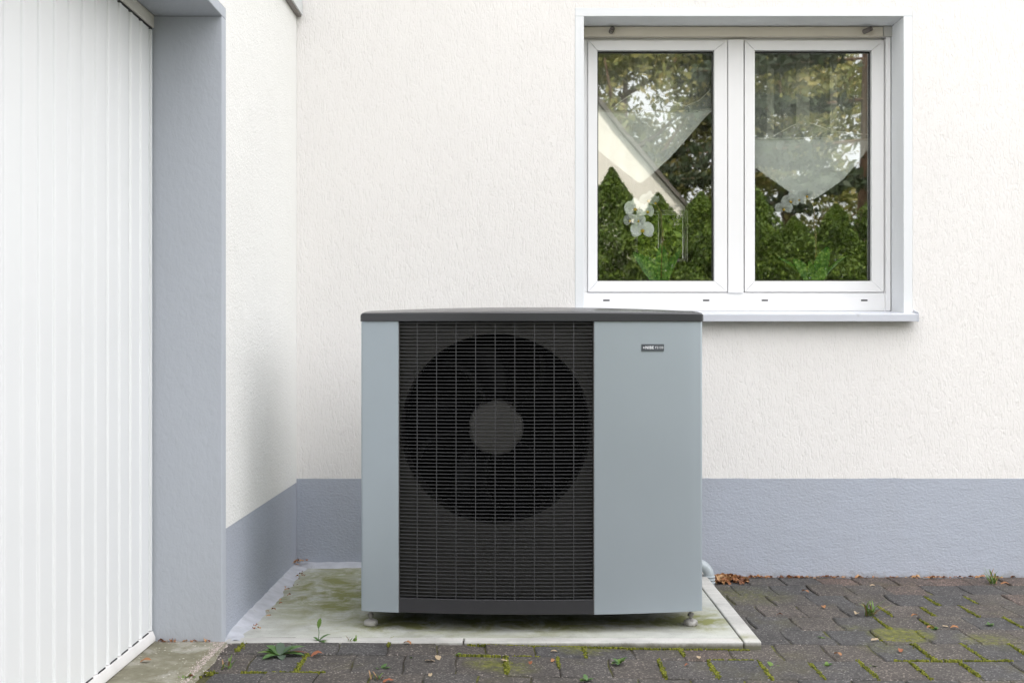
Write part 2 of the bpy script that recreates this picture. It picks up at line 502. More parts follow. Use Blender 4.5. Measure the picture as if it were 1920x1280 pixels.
def sheer(name, op, col=(0.93, 0.95, 0.89)):
    m, nt, p = new_mat(name)
    nt.nodes.remove(p)
    v = coords(nt, (1, 1, 1))
    wv = math_(nt, 'ADD', noise(nt, 900, v, 2), math_(nt, 'MULTIPLY', noise(nt, 9, v, 3), 0.5))
    al = ramp(nt, wv, [(0.5, max(0, op - 0.14)), (1.0, min(1, op + 0.14))])
    d = N(nt, 'ShaderNodeBsdfDiffuse')
    d.inputs[0].default_value = (*col, 1)
    t = N(nt, 'ShaderNodeBsdfTranslucent')
    t.inputs[0].default_value = (*col, 1)
    m1 = N(nt, 'ShaderNodeMixShader')
    m1.inputs[0].default_value = 0.12
    nt.links.new(d.outputs[0], m1.inputs[1])
    nt.links.new(t.outputs[0], m1.inputs[2])
    tr = N(nt, 'ShaderNodeBsdfTransparent')
    mx = N(nt, 'ShaderNodeMixShader')
    nt.links.new(al, mx.inputs[0])
    nt.links.new(tr.outputs[0], mx.inputs[1])
    nt.links.new(m1.outputs[0], mx.inputs[2])
    nt.links.new(mx.outputs[0], nt.nodes['Material Output'].inputs[0])
    return m


M['sheer'] = sheer('sheer_net', 0.30)
M['sheer_dense'] = sheer('denser_sheer_net', 0.86)
M['lace'] = sheer('lace_strip_net', 0.42, (0.85, 0.84, 0.74))
M['sheer_tape'] = sheer('curtain_tape', 0.75, (0.75, 0.74, 0.66))


# ------------------------------------------------------------------ mesh helpers
class MB:
    def __init__(s):
        s.v, s.f = [], []

    def add(s, vs, fs):
        b = len(s.v)
        s.v += [tuple(p) for p in vs]
        s.f += [tuple(i + b for i in f) for f in fs]
        return s

    def box(s, x0, x1, y0, y1, z0, z1, rot=None, c=None):
        vs = [(x, y, z) for x in (x0, x1) for y in (y0, y1) for z in (z0, z1)]
        if rot is not None:
            cc = Vector(c)
            vs = [rot @ (Vector(p) - cc) + cc for p in vs]
        return s.add(vs, [(0, 1, 3, 2), (4, 6, 7, 5), (0, 4, 5, 1), (2, 3, 7, 6), (0, 2, 6, 4), (1, 5, 7, 3)])

    def prism(s, poly, axis, a, b):
        """poly: list of 2-D points; extruded along axis from a to b"""
        def to3(p, t):
            return {'x': (t, p[0], p[1]), 'y': (p[0], t, p[1]), 'z': (p[0], p[1], t)}[axis]
        n = len(poly)
        vs = [to3(p, a) for p in poly] + [to3(p, b) for p in poly]
        fs = [tuple(range(n))[::-1], tuple(range(n, 2 * n))]
        fs += [(i, (i + 1) % n, n + (i + 1) % n, n + i) for i in range(n)]
        return s.add(vs, fs)

    def tube(s, pts, rad, seg=10, cap=True):
        pts = [Vector(p) for p in pts]
        n = len(pts)
        if not hasattr(rad, '__len__'):
            rad = [rad] * n
        up = None
        vs, fs = [], []
        for i, p in enumerate(pts):
            t = (pts[min(i + 1, n - 1)] - pts[max(i - 1, 0)]).normalized()
            if up is None:
                up = t.orthogonal().normalized()
            up = (up - t * up.dot(t)).normalized()
            w = t.cross(up)
            for k in range(seg):
                a = 2 * math.pi * k / seg
                vs.append(p + (up * math.cos(a) + w * math.sin(a)) * rad[i])
        for i in range(n - 1):
            for k in range(seg):
                a, b = i * seg + k, i * seg + (k + 1) % seg
                fs.append((a, b, b + seg, a + seg))
        if cap:
            fs.append(tuple(range(seg))[::-1])
            fs.append(tuple(range((n - 1) * seg, n * seg)))
        return s.add(vs, fs)

    def lathe(s, prof, c, seg=32, axis='z'):
        """prof: (radius, along-axis) pairs"""
        vs, fs = [], []
        for r, h in prof:
            for k in range(seg):
                a = 2 * math.pi * k / seg
                if axis == 'z':
                    vs.append((c[0] + r * math.cos(a), c[1] + r * math.sin(a), c[2] + h))
                else:
                    vs.append((c[0] + r * math.cos(a), c[1] + h, c[2] + r * math.sin(a)))
        for i in range(len(prof) - 1):
            for k in range(seg):
                a, b = i * seg + k, i * seg + (k + 1) % seg
                fs.append((a, b, b + seg, a + seg))
        return s.add(vs, fs)

    def mesh(s, name, mat, smooth=False):
        me = bpy.data.meshes.new(name)
        me.from_pydata(s.v, [], s.f)
        me.materials.append(mat)
        bm = bmesh.new()
        bm.from_mesh(me)
        bmesh.ops.recalc_face_normals(bm, faces=bm.faces)
        bm.to_mesh(me)
        bm.free()
        if smooth:
            me.shade_smooth()
        me.update()
        return me

    def build(s, name, mat, parent=None, smooth=False, bevel=0.0, origin=None, seg=2):
        if origin is not None:
            o0 = Vector(origin)
            s.v = [tuple(Vector(p) - o0) for p in s.v]
        me = s.mesh(name, mat, smooth)
        o = put(name, me, parent)
        if origin is not None:
            o.location = o0 - (wloc(parent) if parent else Vector())
        elif parent:
            o.location = -wloc(parent)
        if bevel:
            bv = o.modifiers.new('bevel', 'BEVEL')
            bv.width = bevel
            bv.segments = seg
            bv.limit_method = 'ANGLE'
            bv.angle_limit = R(35)
            me.shade_smooth()
            bv.harden_normals = True
        return o


def wloc(o):
    v = Vector()
    while o:
        v += o.location
        o = o.parent
    return v


def put(name, me, parent=None, loc=None, rot=None, scale=None):
    o = bpy.data.objects.new(name, me)
    C.objects.link(o)
    o.parent = parent
    if loc is not None:
        o.location = loc
    if rot is not None:
        o.rotation_euler = rot
    if scale is not None:
        o.scale = scale
    return o


def tag(o, label=None, cat=None, group=None, kind=None):
    if label:
        o['label'] = label
    if cat:
        o['category'] = cat
    if group:
        o['group'] = group
    if kind:
        o['kind'] = kind
    return o


def empty(name, loc, label, cat, group=None):
    o = bpy.data.objects.new(name, None)
    o.empty_display_size = 0.1
    C.objects.link(o)
    o.location = loc
    return tag(o, label, cat, group)


def gz(x, y):                    # height of the ground: it climbs a little towards the garage
    s = min(1, max(0, (0.9 - x) / 1.5))
    s = s * s * (3 - 2 * s)
    return 0.026 * min(1, max(0, -y / 1.2)) + 0.021 * s


# ------------------------------------------------------------------ ground
g = MB()
g.add([(-150, -150, -0.06), (150, -150, -0.06), (150, 150, -0.06), (-150, 150, -0.06)], [(0, 1, 2, 3)])
gm, nt, p = new_mat('lawn_and_soil')
v = coords(nt)
nt.links.new(ramp(nt, noise(nt, 0.5, v, 8), [(0.3, (0.05, 0.075, 0.02)), (0.7, (0.10, 0.12, 0.04))]), p.inputs['Base Color'])
p.inputs['Roughness'].default_value = 1
tag(g.build('ground', gm), kind='structure')

# driveway behind the camera
g = MB()
g.add([(-0.9, -7.4, 0.012), (14, -7.4, 0.012), (14, -2.17, 0.012), (-0.9, -2.17, 0.012)], [(0, 1, 2, 3)])
dm, nt, p = new_mat('driveway_paving')
v = coords(nt)
br = N(nt, 'ShaderNodeTexBrick')
br.inputs['Scale'].default_value = 1
br.inputs['Brick Width'].default_value = 0.153
br.inputs['Row Height'].default_value = 0.2
br.inputs['Mortar Size'].default_value = 0.005
br.inputs['Color1'].default_value = (0.08, 0.074, 0.07, 1)
br.inputs['Color2'].default_value = (0.10, 0.09, 0.08, 1)
br.inputs['Mortar'].default_value = (0.04, 0.04, 0.03, 1)
nt.links.new(v, br.inputs['Vector'])
nt.links.new(br.outputs['Color'], p.inputs['Base Color'])
p.inputs['Roughness'].default_value = 0.9
tag(g.build('driveway', dm), kind='structure')

# paving: bed with joints, pavers as parts
pave = MB()
nx, ny = 60, 26
xs = [-0.96 + i * (5.6 / nx) for i in range(nx + 1)]
ys = [-2.3 + j * (2.32 / ny) for j in range(ny + 1)]
pave.add([(x, y, gz(x, y) - 0.006) for y in ys for x in xs],
         [(j * (nx + 1) + i, j * (nx + 1) + i + 1, (j + 1) * (nx + 1) + i + 1, (j + 1) * (nx + 1) + i) for j in range(ny) for i in range(nx)])
paving = pave.build('paving', M['joint'])
tag(paving, kind='structure')


def paver_mesh(k, hd, wd=0.0765, mat='paver'):
    rr = random.Random(k)
    n = 5
    side = []
    for j in range(n + 1):
        t = j / n
        s = 0.0028 * math.sin(2 * math.pi * t + 0.3 * k)
        side.append((s, -hd + 2 * hd * t))
    gap = 0.0017
    out = []
    for (s, y) in side:
        out.append((wd - gap + s + rr.uniform(-.0012, .0012), max(-hd + gap, min(hd - gap, y))))
    for (s, y) in reversed(side):
        out.append((-wd + gap + s + rr.uniform(-.0012, .0012), max(-hd + gap, min(hd - gap, y))))
    m = len(out)
    vs = [(x, y, -0.045) for x, y in out] + [(x, y, -0.0040) for x, y in out]
    inn = []
    for x, y in out:
        l = math.hypot(x / wd, y / hd)
        inn.append((x - 0.0042 * (1 if x > 0 else -1), y * (hd - 0.0095) / (hd - gap), -0.0004 + rr.uniform(-.0006, .0006)))
    vs += inn
    fs = [(i, (i + 1) % m, m + (i + 1) % m, m + i) for i in range(m)]
    fs += [(m + i, m + (i + 1) % m, 2 * m + (i + 1) % m, 2 * m + i) for i in range(m)]
    # slightly domed, uneven top
    cidx = len(vs)
    vs.append((rr.uniform(-.01, .01), rr.uniform(-.02, .02), rr.uniform(-.0012, .0012)))
    fs += [(2 * m + i, 2 * m + (i + 1) % m, cidx) for i in range(m)]
    mb = MB().add(vs, fs)
    me = mb.mesh('paver', M[mat])
    me.shade_smooth()
    me.set_sharp_from_angle(angle=R(22))
    return me


pv = [paver_mesh(k, 0.1) for k in range(6)]
pv_edge = [paver_mesh(20 + k, 0.0875) for k in range(3)]
pv_red = [paver_mesh(30 + k, 0.1, mat='paver_red') for k in range(2)]
pv_edge_red = [paver_mesh(40 + k, 0.0875, mat='paver_red') for k in range(2)]
RED_AT = [G(1365, 1232), G(1740, 1106), G(1882, 1110)]
rr = random.Random(3)
rows = [(-0.178, 0.0, True)] + [(-0.178 - 0.2 * (i + 1), -0.178 - 0.2 * i, False) for i in range(10)]
for ri, (y0, y1, edge) in enumerate(rows):
    off = (-0.015 if ri % 2 else 0.062) + rr.uniform(-.012, .012)
    yc = (y0 + y1) / 2
    if yc < -2.0:
        Dn = CD + yc
    lim = min(2.6, (CD + y1) * 1000 / F + 0.35)
    for k in range(-8, 24):
        xl = off + 0.153 * k
        xc = xl + 0.0765
        if xc < -0.93 or xc > lim:
            continue
        if yc > -1.20 and -0.95 < xc < 0.66:
            continue
        # ragged edge where the paving meets the garage threshold
        z = gz(xc, yc) + rr.gauss(0, .0016)
        slope_x = (gz(xc + .05, yc) - gz(xc - .05, yc)) / 0.1
        red = any(abs(q.x - xc) < 0.0765 and abs(q.y - yc) < 0.1 for q in RED_AT)
        pick = (pv_edge_red if xc > 1.28 else pv_edge) if edge else (pv_red if red else pv)
        o = put('paver', pick[rr.randrange(len(pick))], paving, (xc, yc, z),
                (R(rr.gauss(0, .5)), -math.atan(slope_x) + R(rr.gauss(0, .6)), R(rr.gauss(0, .8)) + (math.pi if rr.random() < .0 else 0)))

# threshold in front of the garage door
th = MB()
n = 30
vv = []
for j in range(n + 1):
    y = -1.2715 - j * (3.0 / n)
    for i in range(7):
        x = -1.30 + i * 0.41 / 6
        jag = random.uniform(-.008, .008) if i == 6 else 0
        zz = 0.058 + (0.012 if i < 5 else 0.0) * 0 - (0.004 if i == 6 else 0) + random.uniform(-.001, .001)
        vv.append((x + jag, y, zz))
ff = [(j * 7 + i, j * 7 + i + 1, (j + 1) * 7 + i + 1, (j + 1) * 7 + i) for j in range(n) for i in range(6)]
bb = len(vv)
for j in range(n + 1):
    vv.append((vv[j * 7 + 6][0] + 0.004, vv[j * 7 + 6][1], 0.0))
ff += [(j * 7 + 6, bb + j, bb + j + 1, (j + 1) * 7 + 6) for j in range(n)]
th.add(vv, ff)
tag(th.build('garage_threshold', M['threshold'], smooth=True), kind='structure')

# concrete pad with kerb edging
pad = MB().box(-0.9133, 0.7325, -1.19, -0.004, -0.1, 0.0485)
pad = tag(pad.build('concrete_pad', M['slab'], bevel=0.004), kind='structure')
for (x0, x1, y0, y1, zt) in ((-0.9133, -0.157, -1.25, -1.1925, 0.050), (-0.152, 0.7325, -1.25, -1.1925, 0.0495), (0.7355, 0.790, -1.25, -0.62, 0.0515), (0.7355, 0.790, -0.616, -0.004, 0.050)):
    MB().box(x0, x1, y0, y1, -0.1, zt).build('kerb', M['kerb'], pad, bevel=0.005)
# mortar fillets where pad and wall meet
fl = MB()
nn = 40
vs = []
for j in range(nn + 1):
    y = -0.008 - 1.228 * j / nn
    w = 0.062 + 0.016 * math.sin(j * 0.9) * math.sin(j * 0.31) + random.uniform(-.006, .006)
    hgt = 0.066 + random.uniform(-.002, .002)
    w *= 0.72
    hgt = min(hgt, 0.0515 + (nn - j) * 0.004)
    vs += [(-0.9145, y, hgt), (-0.902, y, hgt - 0.006), (-0.905 + w * 0.5, y, 0.0535), (-0.905 + w, y, 0.0480)]
fl.add(vs, [(j * 4 + i, j * 4 + i + 1, (j + 1) * 4 + i + 1, (j + 1) * 4 + i) for j in range(nn) for i in range(3)])
vs = []
for j in range(nn + 1):
    x = -0.90 + 1.62 * j / nn
    w = 0.05 + 0.010 * math.sin(j * 0.7) + random.uniform(-.006, .006)
    hgt = 0.068 + random.uniform(-.002, .002)
    vs += [(x, 0.004, hgt), (x, -0.010, hgt - 0.005), (x, -w * 0.5, 0.060), (x, -w, 0.047)]
fl.add(vs, [(j * 4 + i, j * 4 + i + 1, (j + 1) * 4 + i + 1, (j + 1) * 4 + i) for j in range(nn) for i in range(3)])
fl.build('mortar_fillet', M['mortar'], pad, smooth=True)

# ------------------------------------------------------------------ house
XL = -0.9136
house = empty('house', (0, 0, 0), 'white stuccoed house with blue grey plinth, garage wing and double window', 'house')
HX1, HZ = 7.5, 5.0
OX0, OX1, OZ0, OZ1 = 0.267, 1.6985, 1.085, 2.413     # hole in the stucco


def holed(mb, x0, x1, z0, z1, hx0, hx1, hz0, hz1, y0, y1):
    """a slab of wall from y0 to y1 with one rectangular hole, no inner faces"""
    X, Z = [x0, hx0, hx1, x1], [z0, hz0, hz1, z1]
    for y in (y0, y1):
        for i in range(3):
            for j in range(3):
                if i == 1 and j == 1:
                    continue
                mb.add([(X[i], y, Z[j]), (X[i + 1], y, Z[j]), (X[i + 1], y, Z[j + 1]), (X[i], y, Z[j + 1])], [(0, 1, 2, 3)])
    for (a, b, c, d) in ((x0, x1, z0, z1), (hx0, hx1, hz0, hz1)):
        mb.add([(a, y0, c), (a, y1, c), (b, y1, c), (b, y0, c)], [(0, 1, 2, 3)])
        mb.add([(a, y0, d), (a, y1, d), (b, y1, d), (b, y0, d)], [(0, 1, 2, 3)])
        mb.add([(a, y0, c), (a, y1, c), (a, y1, d), (a, y0, d)], [(0, 1, 2, 3)])
        mb.add([(b, y0, c), (b, y1, c), (b, y1, d), (b, y0, d)], [(0, 1, 2, 3)])
    bmx = mb
    return bmx


holed(MB(), XL, HX1, 0.419, HZ, OX0, OX1, OZ0, OZ1, 0.0, 0.30).build('rear_wall', M['stucco'], house)
rr = random.Random(31)
top = []
zt = 0.419
for i in range(0, 330):
    zt += rr.uniform(-.0017, .0017) + (0.419 - zt) * .25
    top.append((XL + (HX1 - XL) * (i / 329), zt))
MB().prism([(XL, -0.2)] + [(a, b) for a, b in top][:0] + [(XL, top[0][1])] + top[1:] + [(HX1, -0.2)], 'y', -0.0007, -0.0001).build('plinth_paint', M['plinth'], house)
MB().box(XL, HX1, 0.0002, 0.30, -0.2, 0.4185).build('plinth', M['plinth'], house)

# window surround: smooth painted band turning into the reveals
sr = MB()
RX0, RX1, RZ1 = 0.305, 1.660, 2.377
sr.box(OX0 + .0005, RX0, -0.0018, 0.24, 1.118, RZ1)
sr.box(RX1, OX1 - .0005, -0.0018, 0.24, 1.118, RZ1)
sr.box(OX0 + .0005, OX1 - .0005, -0.0018, 0.24, RZ1 + .0002, OZ1 - .0005)
sr.build('window_surround', M['surround'], house, bevel=0.002)
MB().box(OX0 + .0005, OX1 - .0005, 0.02, 0.29, OZ0 + .0005, 1.098).build('window_bed', M['surround'], house)

# garage wing
wing = MB()
wing.box(-6.0, XL - 0.0505, -1.2195, 0.30, -0.2, HZ)
wing.box(-6.0, XL - 0.0505, -4.6, -1.2205, 2.0615, HZ)
wing.box(-6.0, XL - 0.0505, -4.6, -4.10, -0.2, 2.061)
wing.build('wing_core', M['stucco_grain'], house)
ww = MB()
ww.box(XL - 0.05, XL, -1.2198, -0.0005, 0.4035, HZ)
ww.box(XL - 0.05, XL, -4.0, -1.2202, 2.0605, HZ)
ww.build('wing_wall', M['stucco_grain'], house)
MB().box(XL - 0.05, XL - 0.0008, -1.2198, -0.0005, -0.2, 0.403).build('plinth', M['plinth'], house)
# painted surround of the garage opening: the deep jamb and the soffit
js = MB()
js.box(-1.50, XL + 0.0012, -1.27, -1.220, -0.2, 2.0235)
js.box(-1.128, XL + 0.0012, -4.0, -1.220, 2.0239, 2.0600)
js.build('garage_surround', M['jamb'], house, bevel=0.003)
MB().box(-1.50, XL, -4.1, -4.001, -0.2, 2.0675).build('garage_surround', M['jamb'], house)
# interior of garage wing sealed behind door
MB().box(-1.52, -1.50, -4.1, -1.22, -0.2, 2.06).build('garage_back', M['dark'], house)
# ledge high in the corner
ld = MB()
ld.box(XL + .001, -0.887, -2.6, -0.006, 2.380, 2.470)
ld.build('ledge', M['ledge'], house, bevel=0.002)
MB().box(XL + .001, -0.893, -2.6, -0.0055, 2.373, 2.3795).build('ledge_shade_strip', M['tube'], house)  # dark strip added for the shadow on the ledge's underside

# roof (only its shade and reflections matter)
rf = MB()
rf.prism([(-5.3, HZ - 0.05), (-5.3, HZ + 0.05), (-0.2, HZ + 1.5), (5.6, HZ - 0.1), (5.6, HZ - 0.2), (-0.2, HZ + 1.35)], 'x', -6.2, XL + 0.15)
rf.build('roof', M['roof_tile'], house)
rf = MB()
rf.prism([(-0.35, HZ - 0.12), (-0.35, HZ + 0.0), (2.6, HZ + 1.5), (5.6, HZ + 0.0), (5.6, HZ - 0.12), (2.6, HZ + 1.35)], 'x', XL + 0.16, HX1 + 0.3)
rf.build('roof', M['roof_tile'], house)
# rest of the shell
MB().box(HX1 - 0.3, HX1 - 0.002, 0.3005, 5.0, -0.2, HZ + 1.2).build('side_wall', M['stucco'], house)
holed(MB(), XL, HX1, -0.2, HZ, 1.05, 1.50, 1.68, 2.12, 5.0, 5.25).build('front_wall', M['stucco'], house)
MB().box(-6.0, XL - 0.001, 0.3005, 5.2, -0.2, HZ).build('wing_core', M['stucco'], house)
# the room behind the window
rm = MB()
rm.box(-0.6, 4.2, 0.31, 4.99, 0.20, 0.25)
rm.box(-0.6, 4.2, 0.31, 4.99, 2.70, 2.75)
rm.box(-0.65, -0.6, 0.31, 4.99, 0.20, 2.75)
rm.box(4.2, 4.25, 0.31, 4.99, 0.20, 2.75)
rm.build('room_lining', M['room'], house)
MB().box(0.2, 1.75, 0.24, 0.50, 1.10, 1.118).build('inner_sill', M['pvc'], house, bevel=0.003)
fw = MB()
for (a, b, c, d) in ((1.05, 1.08, 1.68, 2.12), (1.47, 1.50, 1.68, 2.12), (1.26, 1.29, 1.68, 2.12), (1.08, 1.47, 1.68, 1.71), (1.08, 1.47, 2.09, 2.12)):
    fw.box(a, b, 5.05, 5.10, c, d)
fw.build('far_window_frame', M['pvc'], house)

# ------------------------------------------------------------------ double window
DW = CD + 0.177
win = empty('window', (0.98, 0.2, 1.1), None, None)
win.parent = house


def wx(px):
    return (px - 960) * DW / F


def wz(py):
    return 1 + (640 - py) * DW / F


yf = 0.177


def wbox(mb, a, b, top, bot, y0, y1):
    return mb.box(wx(a), wx(b), y0, y1, wz(bot), wz(top))


of = MB()       # fixed outer frame: jambs, head, wide bottom rail
wbox(of, 1092, 1102, 74, 548.2, yf + .006, yf + .07)
wbox(of, 1657.5, 1672, 74, 548.2, yf + .006, yf + .07)
wbox(of, 1092, 1672, 70, 80, yf + .012, yf + .07)
wbox(of, 1092, 1672, 548.6, 583, yf, yf + .07)
of.build('outer_frame', M['pvc'], win, bevel=0.002)
wbox(MB(), 1364.5, 1394, 75, 549.5, yf - .008, yf + .06).build('mullion', M['pvc'], win, bevel=0.004)


def sash(x0, x1, gx0, gx1):
    t, b, gt, gb = 76.5, 547.5, 95, 527
    zs = (wz(t), wz(b), wz(gt), wz(gb))
    X0, X1, A, B = wx(x0), wx(x1), wx(gx0), wx(gx1)
    root = None
    # mitred corners: four mitre pieces in one sash frame
    mb = MB()
    y0, y1 = yf - 0.004, yf + 0.055
    g = 0.0005
    T, Bt, GT, GB = zs
    e = 0.005   # bevelled glazing bead
    for quad in ([(X0, T), (X1, T), (B, GT), (A, GT)], [(X1, T), (X1, Bt), (B, GB), (B, GT)],
                 [(X1, Bt), (X0, Bt), (A, GB), (B, GB)], [(X0, Bt), (X0, T), (A, GT), (A, GB)]):
        cx = sum(q[0] for q in quad) / 4
        cz = sum(q[1] for q in quad) / 4
        L = max(abs(quad[0][0] - quad[1][0]), abs(quad[0][1] - quad[1][1]))
        k = 1 - 2 * g / L
        q = [(cx + (a - cx) * k, cz + (c - cz) * k) for a, c in quad]
        mb.prism(q, 'y', y0, y1)
    fr = mb.build('sash', M['pvc'], win, bevel=0.0012)
    bd = MB()
    for quad in ([(A, GT), (B, GT), (B - e, GT - e), (A + e, GT - e)], [(B, GT), (B, GB), (B - e, GB + e), (B - e, GT - e)],
                 [(B, GB), (A, GB), (A + e, GB + e), (B - e, GB + e)], [(A, GB), (A, GT), (A + e, GT - e), (A + e, GB + e)]):
        vs = [(a, yf + 0.004 if i < 2 else yf + 0.016, c) for i, (a, c) in enumerate(quad)]
        bd.add(vs, [(0, 1, 2, 3)])
    gk = MB()
    w = 0.0022
    for (a, b, c, d) in ((A + e - w, A + e, GB + e, GT - e), (B - e, B - e + w, GB + e, GT - e), (A + e - w, B - e + w, GT - e, GT - e + w), (A + e - w, B - e + w, GB + e - w, GB + e)):
        gk.box(a, b, yf + 0.0165, yf + 0.030, c, d)
    gk.build('gasket', M['gasket'], win)
    gp = MB().add([(A, yf + 0.028, GB), (B, yf + 0.028, GB), (B, yf + 0.028, GT), (A, yf + 0.028, GT)], [(0, 1, 2, 3)])
    gp.build('glass_pane', M['glass'], win)


sash(1102.5, 1363.5, 1120, 1339)
sash(1396, 1656.5, 1415, 1634)
for a in (1137, 1324, 1434, 1620.5):
    wbox(MB(), a - 6, a + 6, 561.6, 564.4, yf - .0008, yf + .004).build('drain_slot', M['gasket'], win)
# roller shutter bottom bar, stoppers and guide rails
wbox(MB(), 1092, 1652, 53.5, 71.5, yf - .030, yf + .01).build('shutter_bar', M['cream'], win, bevel=0.003)
wbox(MB(), 1652.6, 1669, 52.5, 72, yf - .031, yf + .01).build('bar_end_cap', simple('grey_end_cap', (0.5, 0.49, 0.46), 0.5), win, bevel=0.002)
wbox(MB(), 1092, 1669.5, 51.0, 53.2, yf - .012, yf + .05).build('shutter_gap', M['gasket'], win)
for (a, dx) in ((1145.5, 0.004), (1620, 0.020)):
    q = P(a, 60, DW - 0.03)
    t = MB()
    p0, p1 = q, q + Vector((dx, -0.036, 0.004))
    t.tube([p0, p1], 0.0105, 14, cap=False)
    t.tube([p1, p1 + Vector((0, 0.004, 0))], [0.0075, 0.0075], 14)
    t.build('stopper', M['tube'], win, smooth=True)
wbox(MB(), 1658.5, 1667, 72.5, 583, yf - .022, yf + .005).build('guide_rail', M['pvc'], win, bevel=0.0015)
wbox(MB(), 1667.3, 1669.2, 72.5, 588, yf - .014, yf + .005).build('rail_seal', M['gasket'], win)
# outer sill of bent aluminium
sp = [(0.176, 1.1335), (-0.052, 1.1165), (-0.056, 1.113), (-0.056, 1.084), (-0.053, 1.084), (-0.053, 1.110), (-0.045, 1.1125), (0.176, 1.129)]
sx0, sx1 = 0.262, 1.704
MB().prism(sp, 'x', sx0, sx1).build('sill', M['sill'], win, bevel=0.001)
for a in (sx0, sx1):
    MB().prism([(0.0, 1.134), (-0.058, 1.122), (-0.059, 1.083), (-0.04, 1.083), (0.0, 1.10)], 'x', a - .002, a + .002).build('sill_end_cap', M['sill'], win, bevel=0.001)

# ------------------------------------------------------------------ garage door
gd = empty('garage_door', (-1.134, -2.6, 0.06), None, None)
gd.parent = house
DX = -1.134
pp = 0.0955
prof = [(0.000, -0.0042), (0.008, -0.0042), (0.013, 0.0), (pp - 0.0225, 0.0), (pp - 0.0215, 0.0016), (pp - 0.010, 0.0016), (pp - 0.0075, 0.0), (pp - 0.005, -0.0042), (pp - 0.0004, -0.0042)]
mb = MB()
z0, z1 = 0.0, 1.8853
n = len(prof)
vs = [(x, -y, z0) for y, x in prof] + [(x, -y, z1) for y, x in prof] + [(x - 0.02, -y, z1) for y, x in prof] + [(x - 0.02, -y, z0) for y, x in prof]
fs = [(i, i + 1, n + i + 1, n + i) for i in range(n - 1)] + [(n + i, n + i + 1, 2 * n + i + 1, 2 * n + i) for i in range(n - 1)] + [(2 * n + i, 2 * n + i + 1, 3 * n + i + 1, 3 * n + i) for i in range(n - 1)] + [(3 * n + i, 3 * n + i + 1, i + 1, i) for i in range(n - 1)]
mb.add(vs, fs)
door_me = mb.mesh('panel', M['door_steel'])
y_end = -1.290
kk = 0
while y_end - kk * pp > -3.95:
    put('panel', door_me, gd, Vector((DX, y_end - kk * pp, 0.093)) - wloc(gd), (R(random.uniform(-.02, .02)), 0, R(random.uniform(-.12, .12))))
    kk += 1
yB = y_end - kk * pp
MB().box(DX - 0.02, DX + 0.004, y_end + .0004, y_end + 0.014, 0.093, 1.978).build('edge_profile', M['door_steel'], gd, bevel=0.002)
MB().prism([(DX - 0.02, 0.0605), (DX + 0.014, 0.0605), (DX + 0.014, 0.072), (DX + 0.006, 0.0915), (DX - 0.02, 0.0915)], 'y', yB, y_end + 0.014).build('bottom_rail', M['door_rail'], gd, bevel=0.0015)
for k in range(kk):
    yc = y_end - (k + 0.55) * pp
    MB().box(DX - 0.004, DX + 0.0035, yc - 0.026, yc + 0.030, 0.0918, 0.0945).build('rubber_seal', M['gasket'], gd)
# frame around the leaf
MB().box(DX - 0.03, DX + 0.008, -3.99, -1.2705, 1.9845, 2.0236).build('door_frame', M['frame_steel'], gd, bevel=0.002)
MB().box(DX - 0.03, DX - 0.012, y_end + 0.014, -1.2702, 0.058, 1.984).build('door_frame', M['gasket'], gd)
MB().box(DX - 0.025, DX + 0.002, -3.98, -1.2755, 1.9786, 1.9842).build('rubber_seal', M['gasket'], gd)

# ------------------------------------------------------------------ heat pump
HXC, HHW = 0.0655, 0.5655
YS, BULGE = -1.080, 0.060
hp = empty('heat_pump', (HXC, -0.8, 0.05), 'silver grey outdoor heat pump with dark round fan grille standing on concrete pad', 'heat pump')
PZ0, PZ1 = 0.109, 1.0655
GX0, GX1 = -0.3735, 0.2685


def fy(x):
    t = (x - HXC) / HHW
    return YS - BULGE * (1 - t * t)


def sheet(x0, x1, r0, r1, z0, z1, n=14, ret=0.018):
    """curved front sheet; r0/r1: True where it turns the outer corner"""
    pts = []
    rc = 0.009
    if r0:
        pts.append((x0, -0.475))
        for k in range(6):
            a = math.pi / 2 * k / 5
            pts.append((x0 + rc - rc * math.cos(a), fy(x0) + rc - rc * math.sin(a)))
    else:
        pts += [(x0, fy(x0) + ret), (x0, fy(x0) + 0.0015), (x0 + 0.0015, fy(x0))]
    for k in range(1, n):
        x = x0 + (x1 - x0) * k / n
        pts.append((x, fy(x)))
    if r1:
        for k in range(6):
            a = math.pi / 2 * k / 5
            pts.append((x1 - rc + rc * math.sin(a), fy(x1) + rc - rc * math.cos(a)))
        pts.append((x1, -0.475))
    else:
        pts += [(x1 - 0.0015, fy(x1)), (x1, fy(x1) + 0.0015), (x1, fy(x1) + ret)]
    # inner offset
    V2 = [Vector(p) for p in pts]
    inn = []
    for i, q in enumerate(V2):
        t = (V2[min(i + 1, len(V2) - 1)] - V2[max(i - 1, 0)]).normalized()
        inn.append(q + Vector((-t.y, t.x)) * 0.0015)
    m = len(pts)
    vs = [(p[0], p[1], z0) for p in pts] + [(p[0], p[1], z1) for p in pts] + [(p[0], p[1], z0) for p in inn] + [(p[0], p[1], z1) for p in inn]
    fs = []
    for i in range(m - 1):
        fs += [(i, i + 1, m + i + 1, m + i), (2 * m + i, 2 * m + i + 1, 3 * m + i + 1, 3 * m + i), (i, i + 1, 2 * m + i + 1, 2 * m + i), (m + i, m + i + 1, 3 * m + i + 1, 3 * m + i)]
    fs += [(0, m, 3 * m, 2 * m), (m - 1, 2 * m - 1, 4 * m - 1, 3 * m - 1)]
    return MB().add(vs, fs)


